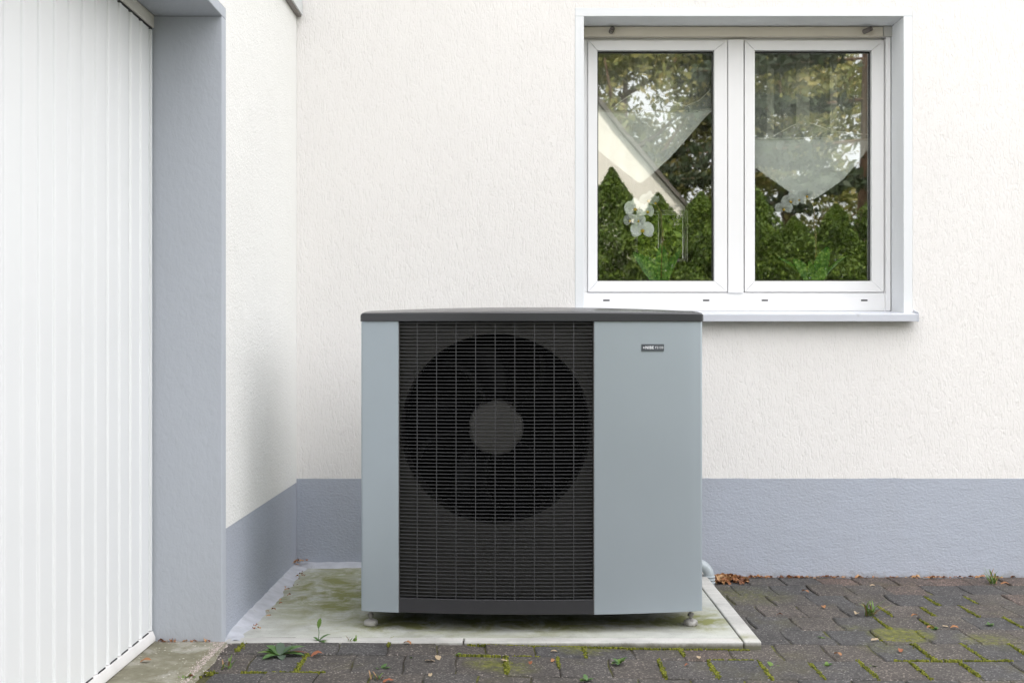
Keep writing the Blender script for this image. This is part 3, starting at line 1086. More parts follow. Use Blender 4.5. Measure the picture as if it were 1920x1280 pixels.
for args in ((HXC - HHW, GX0, True, False, PZ0, PZ1), (GX1, HXC + HHW, False, True, PZ0, PZ1)):
    o = sheet(*args).build('side_panel', M['silver'], hp)
    o.data.shade_smooth()
    o.data.set_sharp_from_angle(angle=R(40))
X0, X1 = HXC - HHW, HXC + HHW
MB().box(X0 + .004, X1 - .004, -0.474, -0.470, PZ0, PZ1).build('back_panel', M['silver'], hp)
# base tray follows the front
bt = [(X0 + .01, -0.48)] + [(x, fy(x) + 0.012) for x in np.linspace(X0 + .012, X1 - .012, 15)] + [(X1 - .01, -0.48)]
MB().prism(bt, 'z', PZ0 + 0.004, PZ0 + 0.016).build('base_tray', M['plate'], hp)

# lid: crowned top, rounded corners, follows the front bow
lid = MB()
lx0, lx1 = X0 - 0.003, X1 + 0.004
nxl, nyl = 40, 12
rings = []
side_h = 0.026
rows_ = []


def lid_front(x):
    t = min(1, abs((x - HXC) / (HHW + .004)))
    y = YS - 0.006 - BULGE * (1 - t * t)
    # round plan corners
    d = min(x - lx0, lx1 - x)
    r = 0.012
    if d < r:
        y += r - math.sqrt(max(0, r * r - (r - d) ** 2))
    return y


xs_ = [lx0 + (lx1 - lx0) * (0.5 - 0.5 * math.cos(math.pi * i / nxl)) for i in range(nxl + 1)]
prof_l = [(0.0, 0.0), (0.0, 0.0225), (0.0012, 0.0250), (0.0035, 0.0266), (0.006, 0.0273), (0.08, 0.0335), (0.15, 0.0370), (0.45, 0.0370), (0.60, 0.033), (0.622, 0.027), (0.622, 0.0)]
for (d, h) in prof_l:
    row = []
    for x in xs_:
        t = abs((x - HXC) / (HHW + .004))
        e = min(x - lx0, lx1 - x)
        crown = (0.003 + 0.009 * min(1, d / 0.15)) * (1 - min(1, t) ** 2)
        hh = h
        if h > 0:
            hh = h + crown
            r = 0.011
            if e < r:
                hh -= (r - math.sqrt(max(0, r * r - (r - e) ** 2))) * 0.8
        y = lid_front(x) + d if d < 0.5 else -0.46 + (d - 0.622)
        row.append((x, y, 1.0665 + hh))
    rows_.append(row)
vs = [p for r_ in rows_ for p in r_]
m = nxl + 1
fs = [(j * m + i, j * m + i + 1, (j + 1) * m + i + 1, (j + 1) * m + i) for j in range(len(rows_) - 1) for i in range(nxl)]
fs.append(tuple(j * m for j in range(len(rows_))))
fs.append(tuple(j * m + nxl for j in range(len(rows_)))[::-1])
fs += [((len(rows_) - 1) * m + i, (len(rows_) - 1) * m + i + 1, i + 1, i) for i in range(nxl)]
lid.add(vs, fs)
lo = lid.build('lid', M['lid'], hp)
lo.data.shade_smooth()
lo.data.set_sharp_from_angle(angle=R(18))

# grille: slats and bars
GR = 0.005
sl_ = MB()
ns = 12
vs = []
for i in range(ns + 1):
    x = GX0 + 0.001 + (GX1 - GX0 - 0.002) * i / ns
    y = fy(x) + GR
    vs += [(x, y, -0.0009), (x, y, 0.0009), (x, y + 0.0125, 0.0008), (x, y + 0.0125, -0.0008)]
fs = []
for i in range(ns):
    a, b = i * 4, i * 4 + 4
    fs += [(a, a + 1, b + 1, b), (a + 1, a + 2, b + 2, b + 1), (a + 2, a + 3, b + 3, b + 2), (a + 3, a, b, b + 3)]
fs += [(0, 1, 2, 3), (ns * 4, ns * 4 + 3, ns * 4 + 2, ns * 4 + 1)]
sl_.add(vs, fs)
slat_me = sl_.mesh('grille_slat', M['grille'])
grille = empty('grille', (0, 0, 0), None, None)
grille.parent = hp
grille.location = -wloc(hp)
SZ0, SZ1 = 0.1655, 1.060
nsl = 77
for k in range(nsl):
    put('grille_slat', slat_me, grille, (0, 0, SZ0 + (SZ1 - SZ0) * k / (nsl - 1)))
for k in range(1, 10):
    x = GX0 + (GX1 - GX0) * (0.1 * k - 0.004)
    MB().box(x - 0.0011, x + 0.0011, fy(x) + GR - 0.0004, fy(x) + GR + 0.010, 0.158, 1.064).build('grille_bar', M['grille'], grille)
for x in (GX0 + .0015, GX1 - .0015):
    MB().box(x - 0.0013, x + 0.0013, fy(x) + 0.002, fy(x) + 0.045, 0.11, 1.064).build('grille_frame', M['plate'], grille)
# bottom rail of the grille
pr = [(x, fy(x) + 0.002) for x in np.linspace(GX0 + .001, GX1 - .001, 13)]
MB().prism(pr + [(GX1 - .001, fy(GX1) + 0.02), (GX0 + .001, fy(GX0) + 0.02)], 'z', 0.1095, 0.1575).build('bottom_rail', M['rail'], hp, bevel=0.0015)

# fan plate with round opening
FX, FZ, FR = -0.0535, 0.712, 0.314
FYP = -1.082
pl = MB()
seg = 72
cir, sq = [], []
for k in range(seg):
    a = 2 * math.pi * k / seg
    c_, s_ = math.cos(a), math.sin(a)
    cir.append((FX + FR * c_, FZ + FR * s_))
px0, px1, pz0, pz1 = GX0 + .002, GX1 - .002, 0.112, 1.064
# grid between circle and rectangle by ray casting
for k in range(seg):
    a = 2 * math.pi * k / seg
    c_, s_ = math.cos(a), math.sin(a)
    ts = []
    if c_ > 1e-9: ts.append((px1 - FX) / c_)
    if c_ < -1e-9: ts.append((px0 - FX) / c_)
    if s_ > 1e-9: ts.append((pz1 - FZ) / s_)
    if s_ < -1e-9: ts.append((pz0 - FZ) / s_)
    t = min(ts)
    sq.append((FX + t * c_, FZ + t * s_))
vs = [(x, FYP, z) for x, z in cir] + [(x, FYP, z) for x, z in sq] + [(x, FYP + 0.16, z) for x, z in cir]
fs = []
for k in range(seg):
    k2 = (k + 1) % seg
    fs.append((k, k2, seg + k2, seg + k))
    fs.append((2 * seg + k, 2 * seg + k2, k2, k))
# corners
for (cx, cz) in ((px0, pz0), (px0, pz1), (px1, pz0), (px1, pz1)):
    ang = math.atan2(cz - FZ, cx - FX) % (2 * math.pi)
    k = int(ang / (2 * math.pi) * seg)
    vs.append((cx, FYP, cz))
    fs.append((seg + k, seg + (k + 1) % seg, len(vs) - 1))
pl.add(vs, fs)
pl.build('fan_plate', M['plate'], hp)
ib = MB()
ib.box(GX0 - 0.02, GX0 - 0.005, FYP - 0.002, -0.50, 0.14, 1.062)
ib.box(GX1 + 0.005, GX1 + 0.02, FYP - 0.002, -0.50, 0.14, 1.062)
ib.box(GX0 - 0.02, GX1 + 0.02, -0.505, -0.50, 0.14, 1.062)
ib.box(GX0 - 0.02, GX1 + 0.02, FYP + 0.001, -0.50, 1.058, 1.062)
ib.box(GX0 - 0.02, GX1 + 0.02, FYP + 0.001, -0.50, 0.14, 0.145)
ib.build('inner_housing', M['dark'], hp)

fan = empty('fan', (FX, -1.02, FZ), None, None)
fan.parent = hp
fan.location = Vector((FX, -1.02, FZ)) - wloc(hp)
MB().lathe([(0.0001, -0.022), (0.078, -0.022), (0.088, -0.019), (0.0925, -0.012), (0.0935, 0.0), (0.0935, 0.07)], (FX, -1.02, FZ), 48, 'y').build('hub', M['hub'], fan, smooth=True)
bl = MB()
nr, nc = 8, 6
vs = []
for i in range(nr + 1):
    r_ = 0.088 + (0.302 - 0.088) * i / nr
    width = R(46) * (1.0 - 0.15 * (i / nr)) + R(3) * math.sin(i)
    sweep = R(24) * (i / nr) ** 1.5
    for j in range(nc + 1):
        a = sweep + width * (j / nc - 0.5)
        y = 0.045 - 0.085 * (j / nc) * (1 - 0.35 * i / nr) + 0.012 * math.sin(math.pi * j / nc)
        vs.append((r_ * math.cos(a), y, r_ * math.sin(a)))
bl.add(vs, [(i * (nc + 1) + j, i * (nc + 1) + j + 1, (i + 1) * (nc + 1) + j + 1, (i + 1) * (nc + 1) + j) for i in range(nr) for j in range(nc)])
bl_me = bl.mesh('blade', M['blade'], True)
for k in range(5):
    o = put('blade', bl_me, fan, (0, 0, 0), (0, R(72 * k - 90), 0))
    sm = o.modifiers.new('solid', 'SOLIDIFY')
    sm.thickness = 0.004

# feet
for (a, yy) in ((-0.474, YS + 0.055), (0.600, YS + 0.055), (-0.474, -0.56), (0.600, -0.56)):
    f = MB().lathe([(0.0001, 0.0005), (0.0215, 0.0005), (0.0235, 0.003), (0.0235, 0.013), (0.020, 0.017), (0.010, 0.021), (0.0001, 0.021)], (a, yy, 0.0487), 24)
    f = f.build('levelling_foot', M['foot'], hp, smooth=True)
    b = MB().lathe([(0.005, 0.02), (0.005, 0.066)], (a, yy, 0.0487), 10)
    b.lathe([(0.0001, 0.030), (0.0105, 0.030), (0.0105, 0.039), (0.0001, 0.039)], (a, yy, 0.0487), 6)
    b.build('foot_bolt', M['bolt'], f)

# name badge
bx0, bx1 = (1201 - 960) * 3.84 / F, (1244 - 960) * 3.84 / F
bz0, bz1 = 1 + (640 - 658) * 3.84 / F, 1 + (640 - 645) * 3.84 / F
bxc = (bx0 + bx1) / 2
by = fy(bxc) - 0.0026
ang = math.atan2(fy(bx1) - fy(bx0), bx1 - bx0)
badge = empty('badge', (bxc, by, (bz0 + bz1) / 2), None, None)
badge.parent = hp
badge.location = Vector((bxc, by, (bz0 + bz1) / 2)) - wloc(hp)
badge.rotation_euler = (0, 0, ang)
bw, bh = (bx1 - bx0) / 2, (bz1 - bz0) / 2
pm = MB().box(-bw, bw, 0, 0.002, -bh, bh).mesh('badge_plate', M['badge'])
put('badge_plate', pm, badge)


def text_mesh(txt, size, x, z, bold=0.0, name='lettering'):
    cu = bpy.data.curves.new(name, 'FONT')
    cu.body = txt
    cu.size = size
    cu.offset = bold
    cu.extrude = 0.0003
    cu.align_y = 'CENTER'
    cu.space_character = 1.08
    ob = bpy.data.objects.new('tmp', cu)
    C.objects.link(ob)
    bpy.context.view_layer.update()
    me = bpy.data.meshes.new_from_object(ob.evaluated_get(bpy.context.evaluated_depsgraph_get()))
    bpy.data.objects.remove(ob)
    me.materials.clear()
    me.materials.append(M['letter'])
    o = put(name, me, badge, (x, -0.0006, z), (R(90), 0, 0))
    return o


text_mesh('NIBE', 0.0130, -bw + 0.0122, 0.0, 0.0003, 'brand_lettering')
text_mesh('F2120', 0.0105, 0.0075, 0.0, 0.0, 'model_lettering')
st = MB()
for k in range(4):
    rt = Matrix.Rotation(R(45 * k), 3, 'Y')
    st.box(-0.0028, 0.0028, -0.0006 - .0001 * k, 0, -0.0005, 0.0005, rt, (0, 0, 0))
so = put('star_emblem', st.mesh('star_emblem', M['letter']), badge, (-bw + 0.0075, 0, 0))

# drain pipe behind the pump
dp = MB()
c0 = Vector((0.800, -0.215, 0.0))
pts = [(0.66, -0.215, 0.098), (0.745, -0.215, 0.100)]
for k in range(1, 9):
    a = math.pi / 2 * k / 8
    pts.append((0.745 + 0.055 * math.sin(a), -0.215, 0.100 - 0.055 * (1 - math.cos(a))))
pts.append((0.800, -0.215, -0.05))
dpo = empty('drain_pipe', (0.800, -0.215, 0.0), 'grey plastic pipe elbow going into the ground behind the heat pump', 'pipe')
dp.tube(pts, 0.0205, 20)
dp.build('elbow', M['pipe'], dpo, smooth=True)
cl_ = MB()
for zc in (0.048, 0.036, 0.024):
    cl_.lathe([(0.0205, -0.004), (0.0235, -0.003), (0.0240, 0.0), (0.0235, 0.003), (0.0205, 0.004)], (0.800, -0.215, zc), 20)
cl_.lathe([(0.0215, -0.08), (0.0215, 0.02)], (0.800, -0.215, 0.0), 20)
cl_.build('collar', M['pipe'], dpo, smooth=True)

# ------------------------------------------------------------------ curtains and orchids behind the glass
CY = 0.335
DC = CD + CY


def cx(px):
    return (px - 960) * DC / F


def cz(py):
    return 1 + (640 - py) * DC / F


def cloth(poly_top, poly_bot, fold=0.004, n=44, m_=12, ph=0.0, y=CY, freq=0.11):
    """surface between a top polyline and a bottom polyline given in photo pixels, hanging in folds"""
    def at(poly, x):
        for (a, b), (c, d) in zip(poly, poly[1:]):
            if a <= x <= c:
                return b + (d - b) * (x - a) / (c - a)
        return poly[-1][1] if x > poly[-1][0] else poly[0][1]
    x0 = max(poly_top[0][0], poly_bot[0][0])
    x1 = min(poly_top[-1][0], poly_bot[-1][0])
    vs = []
    for j in range(m_ + 1):
        for i in range(n + 1):
            x = x0 + (x1 - x0) * i / n
            a, b = at(poly_top, x), at(poly_bot, x)
            py = a + (b - a) * j / m_
            yy = y + fold * math.sin(x * freq + ph + 0.5 * math.sin(py * 0.03)) + 0.4 * fold * math.sin(x * freq * 2.7 + py * 0.02)
            vs.append((cx(x), yy, cz(py)))
    fs = [(j * (n + 1) + i, j * (n + 1) + i + 1, (j + 1) * (n + 1) + i + 1, (j + 1) * (n + 1) + i) for j in range(m_) for i in range(n)]
    return MB().add(vs, fs)


def curtain(label, upper, lower, seam, arch, stripes):
    root = empty('sheer_curtain', (cx((seam[0][0] + seam[-1][0]) / 2), CY, cz(250)), label, 'curtain', 'sheer curtains hanging in the window')
    cloth([(a, 60) for a, b in upper], upper, 0.006).build('upper_net', M['sheer'], root, smooth=True)
    cloth(seam, lower, 0.005, ph=1.0, freq=0.06).build('pointed_net', M['sheer_dense'], root, smooth=True)
    cloth([(a, b - 2.2) for a, b in seam], [(a, b + 1.2) for a, b in seam], 0.005, m_=1, ph=1.0, y=CY - 0.004, freq=0.06).build('hem', M['sheer_tape'], root, smooth=True)
    cloth(arch, [(a, seam[0][1]) for a, b in arch], 0.004, m_=4, y=CY - 0.006).build('swag', M['sheer'], root, smooth=True)
    cloth([(a, b - 1.4) for a, b in arch], [(a, b + 1.2) for a, b in arch], 0.002, m_=1, y=CY - 0.008).build('swag_hem', M['sheer_tape'], root, smooth=True)
    for (a, b, top, bot) in stripes:
        cloth([(a, top), (b, top)], [(a, bot), (b, bot)], 0.001, n=4, m_=6, y=CY - 0.010).build('lace_strip', M['lace'], root)
    MB().tube([(cx(upper[0][0]), CY, cz(60)), (cx(upper[-1][0]), CY, cz(60))], 0.006, 8).build('curtain_rod', M['pvc'], root, smooth=True)


curtain('sheer net curtain in the left window pane with its point above the flowering orchid',
        [(1104, 208), (1332, 212)],
        [(1104, 268), (1150, 305), (1200, 345), (1228, 322), (1256, 296), (1290, 258), (1318, 225), (1334, 209)],
        [(1104, 208), (1200, 212), (1300, 209), (1334, 206)],
        [(1146, 206), (1165, 190), (1190, 174), (1215, 173), (1245, 184), (1285, 200), (1310, 190), (1333, 168)],
        [(1188, 1216, 90, 208), (1248, 1262, 90, 190), (1104, 1110, 90, 206)])
curtain('sheer net curtain in the right window pane with its wide point reaching the orchid stem',
        [(1404, 262), (1636, 262)],
        [(1404, 308), (1440, 332), (1475, 356), (1500, 368), (1526, 374), (1545, 362), (1580, 338), (1612, 300), (1636, 266)],
        [(1404, 262), (1500, 260), (1590, 262), (1636, 264)],
        [(1420, 262), (1450, 256), (1482, 238), (1505, 228), (1535, 237), (1560, 247), (1636, 254)],
        [(1437, 1450, 90, 262), (1492, 1517, 90, 240), (1555, 1568, 90, 250), (1616, 1622, 90, 262)])


def leaf_strip(L, Wd, up=0.6, droop=0.8, n=8, fold=0.25, tip=1.0, serr=0.0):
    """a leaf rooted at the origin pointing +X, as a two-sided strip with a midrib"""
    vs, fs = [], []
    x = z = 0.0
    a = up
    for i in range(n + 1):
        t = i / n
        w = Wd * 0.5 * (math.sin(math.pi * (0.06 + 0.94 * t) ** tip) ** 0.75 if t < 1 else 0.02) + 0.0006
        if serr and i % 2:
            w *= 1 - serr
        vs += [(x, -w, z + abs(w) * fold), (x, 0, z), (x, w, z + abs(w) * fold)]
        x += L / n * math.cos(a)
        z += L / n * math.sin(a)
        a -= droop / n
    for i in range(n):
        b = i * 3
        fs += [(b, b + 1, b + 4, b + 3), (b + 1, b + 2, b + 5, b + 4)]
    return vs, fs


def leaf_part(parent, name, mat, loc, yaw, L, Wd, up=0.6, droop=0.8, **k):
    vs, fs = leaf_strip(L, Wd, up, droop, **k)
    me = MB().add(vs, fs).mesh(name, mat, True)
    return put(name, me, parent, Vector(loc) - wloc(parent), (0, 0, yaw))


def flower(parent, c, r, yaw, pitch, facing=True):
    f = empty('flower', c, None, None)
    f.parent = parent
    f.location = Vector(c) - wloc(parent)
    # petals face -Y (towards the glass)
    for (ang, l, w) in ((90, 1.0, 0.62), (205, 0.95, 0.6), (335, 0.95, 0.6), (15, 1.0, 1.15), (165, 1.0, 1.15)):
        vs, fs = [], []
        n = 10
        vs.append((0, 0.0, 0))
        for k in range(n + 1):
            t = math.pi * (k / n)
            u = r * l * (0.5 - 0.5 * math.cos(t))
            vw = r * w * 0.5 * math.sin(t)
            vs.append((u, -0.0 + 0.10 * (u * u) / r, vw))
        for k in range(n - 1, 0, -1):
            t = math.pi * (k / n)
            u = r * l * (0.5 - 0.5 * math.cos(t))
            vw = r * w * 0.5 * math.sin(t)
            vs.append((u, 0.10 * (u * u) / r, -vw))
        m = len(vs)
        fs = [(0, i, i + 1) for i in range(1, m - 1)]
        a = R(ang)
        rot = Matrix.Rotation(-a, 3, 'Y')
        front = 0.002 if w < 1 else 0.0
        vs = [rot @ Vector(p) + Vector((0, front, 0)) for p in vs]
        put('petal', MB().add(vs, fs).mesh('petal', M['petal'], True), f)
    lp = MB().lathe([(0.0001, -0.010), (r * 0.13, -0.008), (r * 0.17, -0.003), (r * 0.12, 0.001)], (0, 0, -r * 0.10), 10, 'y')
    put('lip', lp.mesh('lip', M['lip'], True), f)
    f.rotation_euler = (pitch, 0, yaw)
    return f


def orchid(label, px, leaves, stem_px, flowers, D=5.24):
    root = empty('orchid', ((px - 960) * D / F, D - CD, 1.118), label, 'orchid')
    b = Vector(((px - 960) * D / F, D - CD, 1.118))
    MB().lathe([(0.0001, 0.0), (0.045, 0.0), (0.062, 0.11), (0.064, 0.12), (0.058, 0.12), (0.052, 0.10), (0.0001, 0.10)], b, 28).build('pot', M['pot'], root, smooth=True)
    top = b + Vector((0, 0, 0.115))
    for (tx, ty, wd, dy) in leaves:
        tip = Vector(((tx - 960) * D / F, D - CD + dy, 1 + (640 - ty) * D / F))
        d = tip - top
        L = d.length * 1.12
        # ribbon from crown to tip, bowed upward
        side = Vector((d.x, d.y, 0)).normalized() if abs(d.x) + abs(d.y) > 1e-5 else Vector((1, 0, 0))
        n = 10
        vs, fs = [], []
        for i in range(n + 1):
            t = i / n
            c_ = top + d * t + Vector((0, 0, 0.18 * L * math.sin(math.pi * t) * 0.5))
            w = wd * 0.5 * (math.sin(math.pi * (0.1 + 0.88 * t) ** 0.9) ** 0.7)
            nrm = Vector((-d.z, 0, d.x)).normalized() if abs(d.y) < 0.05 else Vector((0, 0, 1))
            s_ = Vector((-d.z, -0.35 * abs(d.x), d.x)).normalized()
            vs += [c_ - s_ * w, c_ + Vector((0, 0.006, -0.002)), c_ + s_ * w]
        for i in range(n):
            q = i * 3
            fs += [(q, q + 1, q + 4, q + 3), (q + 1, q + 2, q + 5, q + 4)]
        MB().add(vs, fs).build('leaf', M['orchid_leaf'], root, smooth=True)
    pts = [Vector(((a - 960) * D / F, D - CD + 0.004, 1 + (640 - c) * D / F)) for a, c in stem_px]
    MB().tube(pts, 0.0026, 8).build('stem', M['stem'], root, smooth=True)
    MB().tube([pts[0] + Vector((.006, .006, 0)), pts[1] + Vector((.006, .006, 0)), Vector((pts[1].x + .006, pts[1].y + .006, pts[1].z + .02))], 0.0022, 6).build('support_stick', M['stem'], root, smooth=True)
    for (a, c, rp, yw, pt) in flowers:
        flower(root, (((a - 960) * D / F), D - CD - 0.015, 1 + (640 - c) * D / F), rp * 1.2 * D / F, R(yw), R(pt))
    rr = random.Random(px)
    for k in range(7):
        a0 = rr.uniform(-.05, .05)
        pts = [top + Vector((a0, rr.uniform(-.02, .02), -0.01)), top + Vector((a0 + rr.uniform(-.03, .03), -.03, rr.uniform(.005, .03))), top + Vector((a0 + rr.uniform(-.07, .07), -.04, rr.uniform(-.005, .012)))]
        # smooth arc
        q = [pts[0].lerp(pts[1], t).lerp(pts[1].lerp(pts[2], t), t) for t in [i / 6 for i in range(7)]]
        MB().tube(q, 0.0024, 6).build('aerial_root', M['root'], root, smooth=True)


orchid('white orchid in full bloom with yellow centres behind the left window pane', 1240,
       [(1241, 458, 0.062, 0.0), (1186, 474, 0.06, -0.03), (1276, 468, 0.035, -0.02), (1212, 478, 0.055, 0.02), (1262, 480, 0.05, 0.03)],
       [(1240, 520), (1242, 440), (1240, 400), (1226, 372), (1208, 380), (1198, 400)],
       [(1190, 392, 17, 8, 0), (1213, 397, 14, 30, 5), (1181, 414, 13, -35, 5), (1204, 432, 19, 5, -5), (1196, 414, 12, 0, 10), (1215, 376, 15, 15, 35), (1228, 380, 12, 60, 40)])
orchid('orchid with one bent stem and drooping white blossoms behind the right window pane', 1528,
       [(1553, 462, 0.07, 0.0), (1486, 486, 0.055, -0.02), (1458, 482, 0.02, 0.0), (1592, 477, 0.018, 0.02), (1515, 488, 0.035, -0.02)],
       [(1530, 520), (1529, 440), (1527, 392), (1522, 370), (1508, 360), (1486, 366), (1468, 384)],
       [(1468, 392, 14, -25, 25), (1481, 378, 14, -15, 20), (1496, 374, 14, 10, 15), (1511, 368, 13, 20, 20)])

# ------------------------------------------------------------------ plants, moss, leaves on the ground


def rosette(name, label, px, py, leaves, z=0.04, group=None, cat='weed', k_=1.0):
    b = G(px, py, z)
    b.z = z
    root = empty(name, b, label, cat, group)
    for (yaw, L, Wd, up, mat) in leaves:
        leaf_part(root, 'leaf', M[mat], b + Vector((0, 0, 0.002)), R(yaw), L * k_, Wd * k_, up, 0.6, n=8, serr=0.12)
    return root


rosette('weed', 'flat rosette weed with broad green leaves on the pavers left of the pad corner', 525, 1229,
        [(178, .090, .026, .35, 'weed_light'), (140, .085, .036, .55, 'weed'), (100, .085, .034, .62, 'weed_blue'), (50, .080, .032, .55, 'weed_blue'), (24, .100, .038, .5, 'weed'),
         (-6, .098, .034, .28, 'weed'), (-70, .060, .034, .2, 'weed_blue'), (-135, .080, .038, .25, 'weed'), (160, .07, .03, .5, 'weed'), (8, .11, .02, .3, 'weed_red')], 0.047, k_=0.8)
w = rosette('weed', 'small upright weed with one tall leaf against the front edge of the concrete pad', 597, 1203,
            [(15, .045, .020, .75, 'weed'), (165, .022, .014, .9, 'weed'), (-15, .042, .014, .2, 'weed_light'), (185, .035, .010, .15, 'weed_light'), (-40, .03, .012, .3, 'weed')], 0.046)
b = wloc(w)
MB().tube([b, b + Vector((0.002, 0, .03)), b + Vector((0.0, 0, .048))], 0.0012, 6).build('stem', M['weed'], w, smooth=True)
leaf_part(w, 'leaf', M['weed_light'], b + Vector((0, 0, 0.044)), R(60), 0.032, 0.017, 1.35, 0.3, n=8, serr=.15)

for (px, py, lab, sc) in ((714, 1258, 'little weed in the paver joint between the rosette and the middle of the front edge', 1.0), (1160, 1245, 'bright little clover weed at the edge of a paver in front of the pump', 1.1),
                          (1395, 1215, 'small weed with red stems at the right front corner of the concrete pad', 1.0), (1449, 1253, 'low clover weed lying along the joint right of the pad corner', 1.1),
                          (1100, 1277, 'tiny weed in a joint at the very bottom edge in front of the pump', 0.8), (774, 1238, 'tiny weed in the paver joint just below the crack in the pad edge', 0.7),
                          (862, 1230, 'tiny twin-leaved weed on a paver below the joint in the pad edge', 0.6), (1540, 1197, 'tiny grey green weed in the first joint right of the pad', 0.6),
                          (1640, 1252, 'tiny clover weed in the joint above the long moss line', 0.6), (1755, 1182, 'tiny weed beside a pale dry leaf on the right paving', 0.6), (1855, 1173, 'tiny weed at the far right of the paving beside a pale stalk', 0.6), (1550, 1252, 'second tiny clover weed left of the long moss line', 0.7)):
    rr = random.Random(px)
    lv = [(rr.uniform(0, 360), rr.uniform(.018, .032) * sc, rr.uniform(.012, .018) * sc, rr.uniform(.2, 1.0), rr.choice(['weed', 'weed_light', 'weed'])) for _ in range(8)]
    rosette('weed', lab, px, py, lv, 0.035 if px < 1300 else 0.018, 'small weeds in the paving joints')

for (px, py, lab, hh, nb, dry) in ((1630, 1152, 'grass tuft with yellow stalks growing between pavers in the middle of the right paving', 0.085, 26, 7), (1860, 1092, 'sparse tuft of grass at the foot of the wall on the far right', 0.07, 22, 5),
                                   (425, 1252, 'thin grass tuft beside moss near the garage threshold', 0.045, 10, 2), (660, 1203, 'thin grass blades at the front edge of the pad near the left foot', 0.03, 10, 3),
                                   (345, 1276, 'green clump at the bottom edge beside the garage threshold', 0.03, 16, 0), (706, 1272, 'grass blades under the little weed at the bottom edge', 0.03, 9, 4)):
    z = gz(*G(px, py, 0.03).xy)
    b = G(px, py, z)
    root = empty('grass_tuft', b, lab, 'grass tuft')
    rr = random.Random(px + 1)
    for k in range(nb):
        mat = 'stalk' if k < dry else 'weed_light'
        leaf_part(root, 'blade', M[mat], b + Vector((rr.uniform(-.016, .016), rr.uniform(-.012, .012), -0.003)), rr.uniform(0, 6.28), hh * rr.uniform(.5, 1.1), 0.0045, rr.uniform(.7, 1.45), rr.uniform(.2, 1.1), n=5, fold=.2)

# moss cushions along joints, as small clumps
mo = MB()
rr = random.Random(11)


def moss_line(p0, p1, width, step=0.0042, z=None, hmax=0.006):
    a, b = p0, p1
    L = (b - a).length
    n = max(2, int(L / step))
    d = (b - a) / n
    s_ = Vector((-d.y, d.x, 0)).normalized()
    for i in range(n + 1):
        dens = 0.5 + 0.5 * math.sin(i * 0.21 + a.x * 40) * math.sin(i * 0.083 + a.y * 31)
        if rr.random() < 0.06 + 0.7 * max(0, 0.42 - dens):
            continue
        for _ in range(2 + int(2.4 * dens)):
            c = a + d * i + s_ * rr.gauss(0, width * 0.33) + d.normalized() * rr.uniform(-step, step)
            zz = gz(c.x, c.y) - 0.004
            r = rr.uniform(.0022, .0048)
            h = rr.uniform(.4, 1.0) * hmax + 0.003
            q = rr.uniform(0, 6.28)
            vs = []
            for k in range(5):
                an = q + k * 1.2566
                vs.append((c.x + r * math.cos(an), c.y + r * math.sin(an), zz))
            for k in range(5):
                an = q + .6 + k * 1.2566
                vs.append((c.x + r * .7 * math.cos(an), c.y + r * .7 * math.sin(an), zz + h * .8))
            vs.append((c.x, c.y, zz + h))
            fs = [(k, (k + 1) % 5, 5 + (k + 1) % 5, 5 + k) for k in range(5)] + [(5 + k, 5 + (k + 1) % 5, 10) for k in range(5)]
            mo.add(vs, fs)


def joint_moss(px, py, width, frac=(0, 1)):
    """moss down the paver joint nearest to a photo pixel"""
    q = G(px, py, 0.02)
    best = None
    for o in paving.children:
        for sx in (-1, 1):
            e = o.location.x + sx * 0.0765
            if abs(o.location.y - q.y) < 0.105:
                dd = abs(e - q.x)
                if best is None or dd < best[0]:
                    best = (dd, e, o.location.y)
    if best and best[0] < 0.1:
        _, e, yc = best
        y0, y1 = yc - 0.1, yc + 0.1
        a = Vector((e, y0 + (y1 - y0) * frac[0], 0))
        b = Vector((e, y0 + (y1 - y0) * frac[1], 0))
        moss_line(a, b, width)


def row_moss(px0, px1, py, width):
    a, b = G(px0, py, 0.02), G(px1, py, 0.02)
    y = (a.y + b.y) / 2
    yr = min([r[0] for r in rows], key=lambda t: abs(t - y))
    moss_line(Vector((a.x, yr, 0)), Vector((b.x, yr, 0)), width)


for (a, c, w_, fr) in ((612, 1258, .011, (0, 1)), (905, 1262, .014, (.1, 1)), (1000, 1262, .009, (.4, 1)), (1131, 1222, .011, (0, 1)), (1290, 1262, .009, (0, 1)), (1310, 1225, .009, (.2, 1)),
                       (1378, 1265, .012, (0, 1)), (1475, 1268, .011, (0, 1)), (1570, 1268, .011, (0, .9)), (1660, 1268, .012, (0, 1)), (1765, 1240, .012, (0, 1)), (1868, 1240, .012, (0, 1)),
                       (1770, 1268, .011, (0, 1)), (1865, 1268, .011, (.2, 1)), (1695, 1142, .010, (.1, .9)), (1780, 1152, .010, (0, .8)), (1765, 1120, .011, (0, .8)), (1690, 1170, .009, (0, 1)),
                       (1780, 1218, .010, (0, .7)), (1850, 1145, .010, (0, 1)), (1910, 1160, .011, (.2, 1)), (1795, 1113, .012, (.2, .8)), (1858, 1128, .010, (.2, .9)), (1765, 1165, .009, (.2, .8)), (1900, 1225, .010, (0, 1)),
                       (440, 1232, .022, (.15, .7)), (770, 1222, .008, (.5, 1)), (1042, 1262, .006, (.5, 1))):
    joint_moss(a, c, w_, fr)
row_moss(1695, 1919, 1256, .013)
row_moss(455, 610, 1274, .009)
row_moss(860, 1010, 1236, .007)
row_moss(1340, 1420, 1252, .007)
moss_line(Vector((-0.14, -1.257, 0)), Vector((0.03, -1.257, 0)), 0.008)
moss_line(Vector((0.22, -1.258, 0)), Vector((0.75, -1.258, 0)), 0.010)
moss_line(Vector((0.03, -1.258, 0)), Vector((0.22, -1.258, 0)), 0.005)
